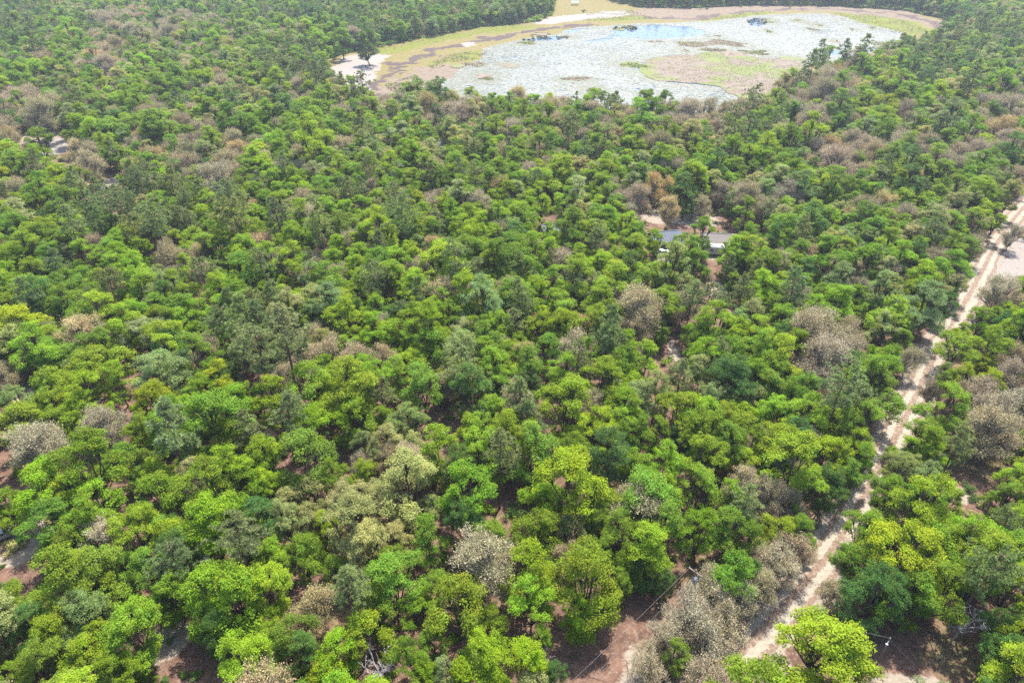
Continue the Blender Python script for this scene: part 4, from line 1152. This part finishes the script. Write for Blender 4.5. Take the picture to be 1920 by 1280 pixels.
def windows(o, wall_spec):
    for lo, hi, fr in wall_spec:
        w = Box().box(lo, hi).build('window', M['trim'], o)
        Box().box(*fr).build('pane', M['glass'], w)
def house(px, py, rz, Lx, Ly, wall_h, rise, roofm, wallm, label, fascia=True):
    c = at(px, py, wall_h + rise * .5); c[2] = 0
    o = empty('house', tuple(c), rz)
    hx, hy = Lx / 2, Ly / 2
    Box().prism([(-hy, -.2), (hy, -.2), (hy, wall_h), (0, wall_h + rise - .06), (-hy, wall_h)], 'x', -hx, hx).build('wall', M[wallm], o)
    ov = .5
    sl = rise / hy
    ro = Box()
    e = wall_h - ov * sl
    ro.prism([(-hy - ov, e), (0, wall_h + rise), (hy + ov, e), (hy + ov, e + .14), (0, wall_h + rise + .16), (-hy - ov, e + .14)], 'x', -hx - ov, hx + ov)
    roof = ro.build('roof', M[roofm], o)
    Box().box((-hx - ov - .02, -.14, wall_h + rise + .10), (hx + ov + .02, .14, wall_h + rise + .22)).build('ridge_cap', M[roofm], roof)
    if fascia:
        for sy in (-1, 1):
            Box().box((-hx - ov - .03, sy * (hy + ov + .03) - .04, e - .12), (hx + ov + .03, sy * (hy + ov + .03) + .04, e + .12)).build('fascia', M['trim'], roof)
    if roofm == 'roof_grey':
        x = -hx
        while x < hx:
            for sy in (-1, 1):
                b = Box(); b.prism([(sy * (hy + ov), e + .15), (0, wall_h + rise + .17), (0, wall_h + rise + .21), (sy * (hy + ov), e + .19)], 'x', x, x + .05); b.build('seam', M[roofm], roof)
            x += .9
    for x in (-hx * .55, hx * .5):
        w = Box().box((x - .6, -hy - .05, 1.0), (x + .6, -hy + .02, 2.2)).build('window', M['trim'], o)
        Box().box((x - .52, -hy - .07, 1.08), (x + .52, -hy - .03, 2.12)).build('pane', M['glass'], w)
    d = Box().box((-.5, -hy - .06, 0), (.5, -hy + .02, 2.1)).build('door', M['trim'], o)
    Box().box((.34, -hy - .12, .98), (.42, -hy - .05, 1.06)).build('handle', M['steel'], d)
    tag(o, label, 'house', 'houses half hidden in the woods')
    return o
house(1247, 440, R(12), 8, 6.5, 2.7, 1.9, 'roof_grey', 'siding_dark', 'house with a blue-grey metal roof half hidden in the trees')
house(1350, 443, R(-8), 9, 6, 2.4, 1.5, 'roof_brown', 'siding', 'house with a brown shingle roof and white eaves beside the white trailer')
house(1043, 423, R(20), 9, 6, 2.5, 1.5, 'roof_grey', 'siding', 'small grey-roofed house glimpsed left of the other houses')
house(818, 264, R(5), 9, 7, 2.6, 1.4, 'roof_white', 'siding', 'pale-roofed house far back in the woods toward the lake')

def wheel(o, x, y, r):
    w = Box().tube((x, y - .11, r), (x, y + .11, r), r, r, 16).build('wheel', M['tyre'], o)
    Box().tube((x, y - .13, r), (x, y + .13, r), r * .58, r * .58, 12).build('rim', M['steel'], w)
def pickup(c, rz, label):
    o = empty('pickup_truck', tuple(c), rz)
    Box().prism([(-2.6, .45), (2.55, .45), (2.7, .65), (2.62, 1.02), (1.25, 1.12), (-2.6, 1.12)], 'y', -.92, .92).build('body', M['white'], o)
    Box().prism([(-.75, 1.12), (1.2, 1.12), (.55, 1.78), (-.62, 1.80)], 'y', -.82, .82).build('cab', M['white'], o)
    Box().prism([(1.13, 1.17), (1.17, 1.20), (.60, 1.74), (.55, 1.72)], 'y', -.72, .72).build('windscreen', M['glass'], o)
    for sy in (-1, 1):
        b = Box(); b.prism([(-.55, 1.2), (.95, 1.2), (.5, 1.68), (-.5, 1.68)], 'y', sy * .80, sy * .835); b.build('side_window', M['glass'], o)
        Box().box((2.58, sy * .68 - .16, .74), (2.70, sy * .68 + .16, .92)).build('headlight', M['porcelain'], o)
        for x in (-1.65, 1.65): wheel(o, x, sy * .84, .37)
    Box().box((-2.5, -.78, 1.1), (-.85, .78, 1.13)).build('bed_liner', M['tyre'], o)
    tag(o, label, 'truck')
def caravan(c, rz, label):
    o = empty('travel_trailer', tuple(c), rz)
    Box().box((-3.6, -1.2, .55), (3.6, 1.2, 3.0), .22).build('body', M['white'], o)
    for x in (-2.4, .2, 2.3):
        w = Box().box((x - .5, -1.225, 1.55), (x + .5, -1.19, 2.25)).build('window', M['trim'], o)
        Box().box((x - .44, -1.24, 1.61), (x + .44, -1.22, 2.19)).build('pane', M['glass'], w)
    d = Box().box((1.05, -1.23, .75), (1.65, -1.19, 2.55)).build('door', M['trim'], o)
    Box().box((1.12, -1.28, 1.5), (1.2, -1.22, 1.6)).build('handle', M['steel'], d)
    Box().box((-.5, -.35, 3.0), (.5, .35, 3.25), .06).build('roof_vent', M['trim'], o)
    Box().tube((3.5, 0, .6), (5.0, 0, .5), .06).build('tow_bar', M['steel'], o)
    for sy in (-1, 1):
        for x in (-.8, .1): wheel(o, x, sy * 1.05, .36)
    tag(o, label, 'trailer')
def car(c, rz, label):
    o = empty('parked_car', tuple(c), rz)
    Box().prism([(-2.2, .4), (2.15, .4), (2.25, .7), (1.3, .95), (-2.05, .98), (-2.25, .75)], 'y', -.88, .88).build('body', M['white'], o)
    Box().prism([(-1.75, .96), (1.2, .95), (.45, 1.45), (-1.1, 1.46)], 'y', -.74, .74).build('cabin', M['white'], o)
    Box().prism([(1.1, .99), (1.18, .99), (.5, 1.43), (.45, 1.40)], 'y', -.66, .66).build('windscreen', M['glass'], o)
    Box().prism([(-1.72, 1.0), (-1.66, 1.0), (-1.08, 1.42), (-1.12, 1.44)], 'y', -.66, .66).build('rear_window', M['glass'], o)
    for sy in (-1, 1):
        b = Box(); b.prism([(-1.35, 1.02), (.9, 1.02), (.4, 1.38), (-1.02, 1.38)], 'y', sy * .72, sy * .755); b.build('side_window', M['glass'], o)
        Box().box((2.12, sy * .62 - .16, .64), (2.24, sy * .62 + .16, .78)).build('headlight', M['porcelain'], o)
        for x in (-1.4, 1.4): wheel(o, x, sy * .8, .33)
    tag(o, label, 'car')
pickup(at(1240, 479), R(25), 'white pickup parked on sand in front of the blue-grey roof')
caravan(at(1331, 477), R(-10), 'white travel trailer parked in front of the brown-roofed house')
car(at(4, 1008), R(40), 'pale car at the left picture edge on the sandy clearing')

# shelter with a turquoise roof on the far shore
c = at(1078, 10)
o = empty('shelter', tuple(c), R(-10))
for x in (-2.8, 2.8):
    for y in (-1.9, 1.9): Box().box((x - .08, y - .08, -.2), (x + .08, y + .08, 2.4)).build('post', M['wood'], o)
Box().prism([(-2.4, 2.3), (0, 3.2), (2.4, 2.3), (2.4, 2.42), (0, 3.34), (-2.4, 2.42)], 'x', -3.4, 3.4).build('roof', M['teal'], o)
Box().box((-1.6, -.4, .7), (1.6, .4, .78)).build('table_top', M['wood'], o)
tag(o, 'small open shelter with a turquoise roof on the far lakeshore', 'shelter')

# clipped shrub by the track
g2 = np.random.default_rng(8)
V, Q, S = make_bush(640)
V = V * np.array([1.05, 1.05, 1.35])
c = at(1430, 1248)
so = empty('round_shrub', tuple(c))
fb = obj('foliage', quad_mesh('foliage', V, Q, M['leaf'], spray=S), so); fb['tint'] = [.07, .15, .03]
tb = Tubes()
for k in range(5): tb.path(bend(g2, (0, 0, -.1), (g2.normal() * .4, g2.normal() * .4, .6), .05, 3), [.03, .02, .01], 4)
tV, tQ = tb.arrays(); obj('stem', quad_mesh('stem', tV, tQ, M['bark']), so)
tag(so, 'small round dark green shrub alone beside the sandy track', 'shrub')
far_shrub = [(1268, 17, 2.2, 'dark shrub on the far bank, first of the scattered ones'), (1280, 12, 1.6, 'small shrub on the far bank beside the first dark one'), (1292, 17, 1.5, 'second small shrub of the far bank row'), (1314, 18, 1.8, 'tall narrow shrub in the middle of the far bank row'), (1326, 19, 1.5, 'last small shrub of the far bank row'),
             (1094, 24, 1.6, 'lone dark shrub on the far bank beside the white sand strip'), (1738, 30, 2.6, 'bushy shrub on the far bank toward the dark pines'), (1782, 44, 3.6, 'largest dark shrub where the far bank meets the pines'), (1390, 14, 1.5, 'small shrub on the pink far bank above the lily pads'), (1480, 15, 1.4, 'low shrub at the foot of the far pine belt'), (626, 113, 1.8, 'brown-green shrub on the sand beach')]
shm = quad_mesh('far_foliage', *make_bush(650)[:2], M['leaf'], spray=make_bush(650)[2])
stm = quad_mesh('far_stem', tV, tQ, M['bark'])
for px, py, sc_, lb in far_shrub:
    r_ = empty('shrub', tuple(at(px, py)), px * .1); r_.scale = (sc_, sc_, sc_ * 1.2)
    f_ = obj('foliage', shm, r_); f_['tint'] = [.085, .14, .035]
    obj('stem', stm, r_)
    tag(r_, lb, 'shrub', 'shrubs on the far bank')
# fallen logs
for k, (px, py, ln, rz, lb) in enumerate([(300, 912, 5, .5, 'fallen grey log in the brown gap below the dark pine'), (225, 1140, 6, .9, 'fallen pale log in the dark gap at lower left'), (190, 925, 3.5, .2, 'short pale log at the edge of the woods gap, left side')]):
    c = at(px, py); g3 = np.random.default_rng(900 + k); tb = Tubes()
    tb.path(bend(g3, (-ln / 2, 0, .18), (ln / 2, .2, .22), .08, 6), [.20, .19, .17, .15, .12, .06], 8)
    tb.path(bend(g3, (0, 0, .2), (.5, .9, .5), .05, 3), [.07, .05, .02], 5)
    V, Q = tb.arrays()
    tag(obj('fallen_log', quad_mesh('fallen_log', V, Q, M['dead']), None, tuple(c), rz), lb, 'log', 'fallen logs')

# ------------------------------------------------------------------ summer haze
HAZE = 0.00014
m = bpy.data.materials.new('haze'); m.use_nodes = True; t = m.node_tree; t.nodes.clear()
pv = t.nodes.new('ShaderNodeVolumePrincipled')
pv.inputs['Color'].default_value = (.80, .88, 1.0, 1); pv.inputs['Density'].default_value = HAZE; pv.inputs['Anisotropy'].default_value = .3
oo = t.nodes.new('ShaderNodeOutputMaterial'); t.links.new(pv.outputs[0], oo.inputs['Volume'])
hb = Box().box((-7000, -4000, -2), (7000, 8000, CAM_H + 4))
tag(hb.build('haze', m), 'thin pale haze over the woods and lake', 'haze', kind='stuff')
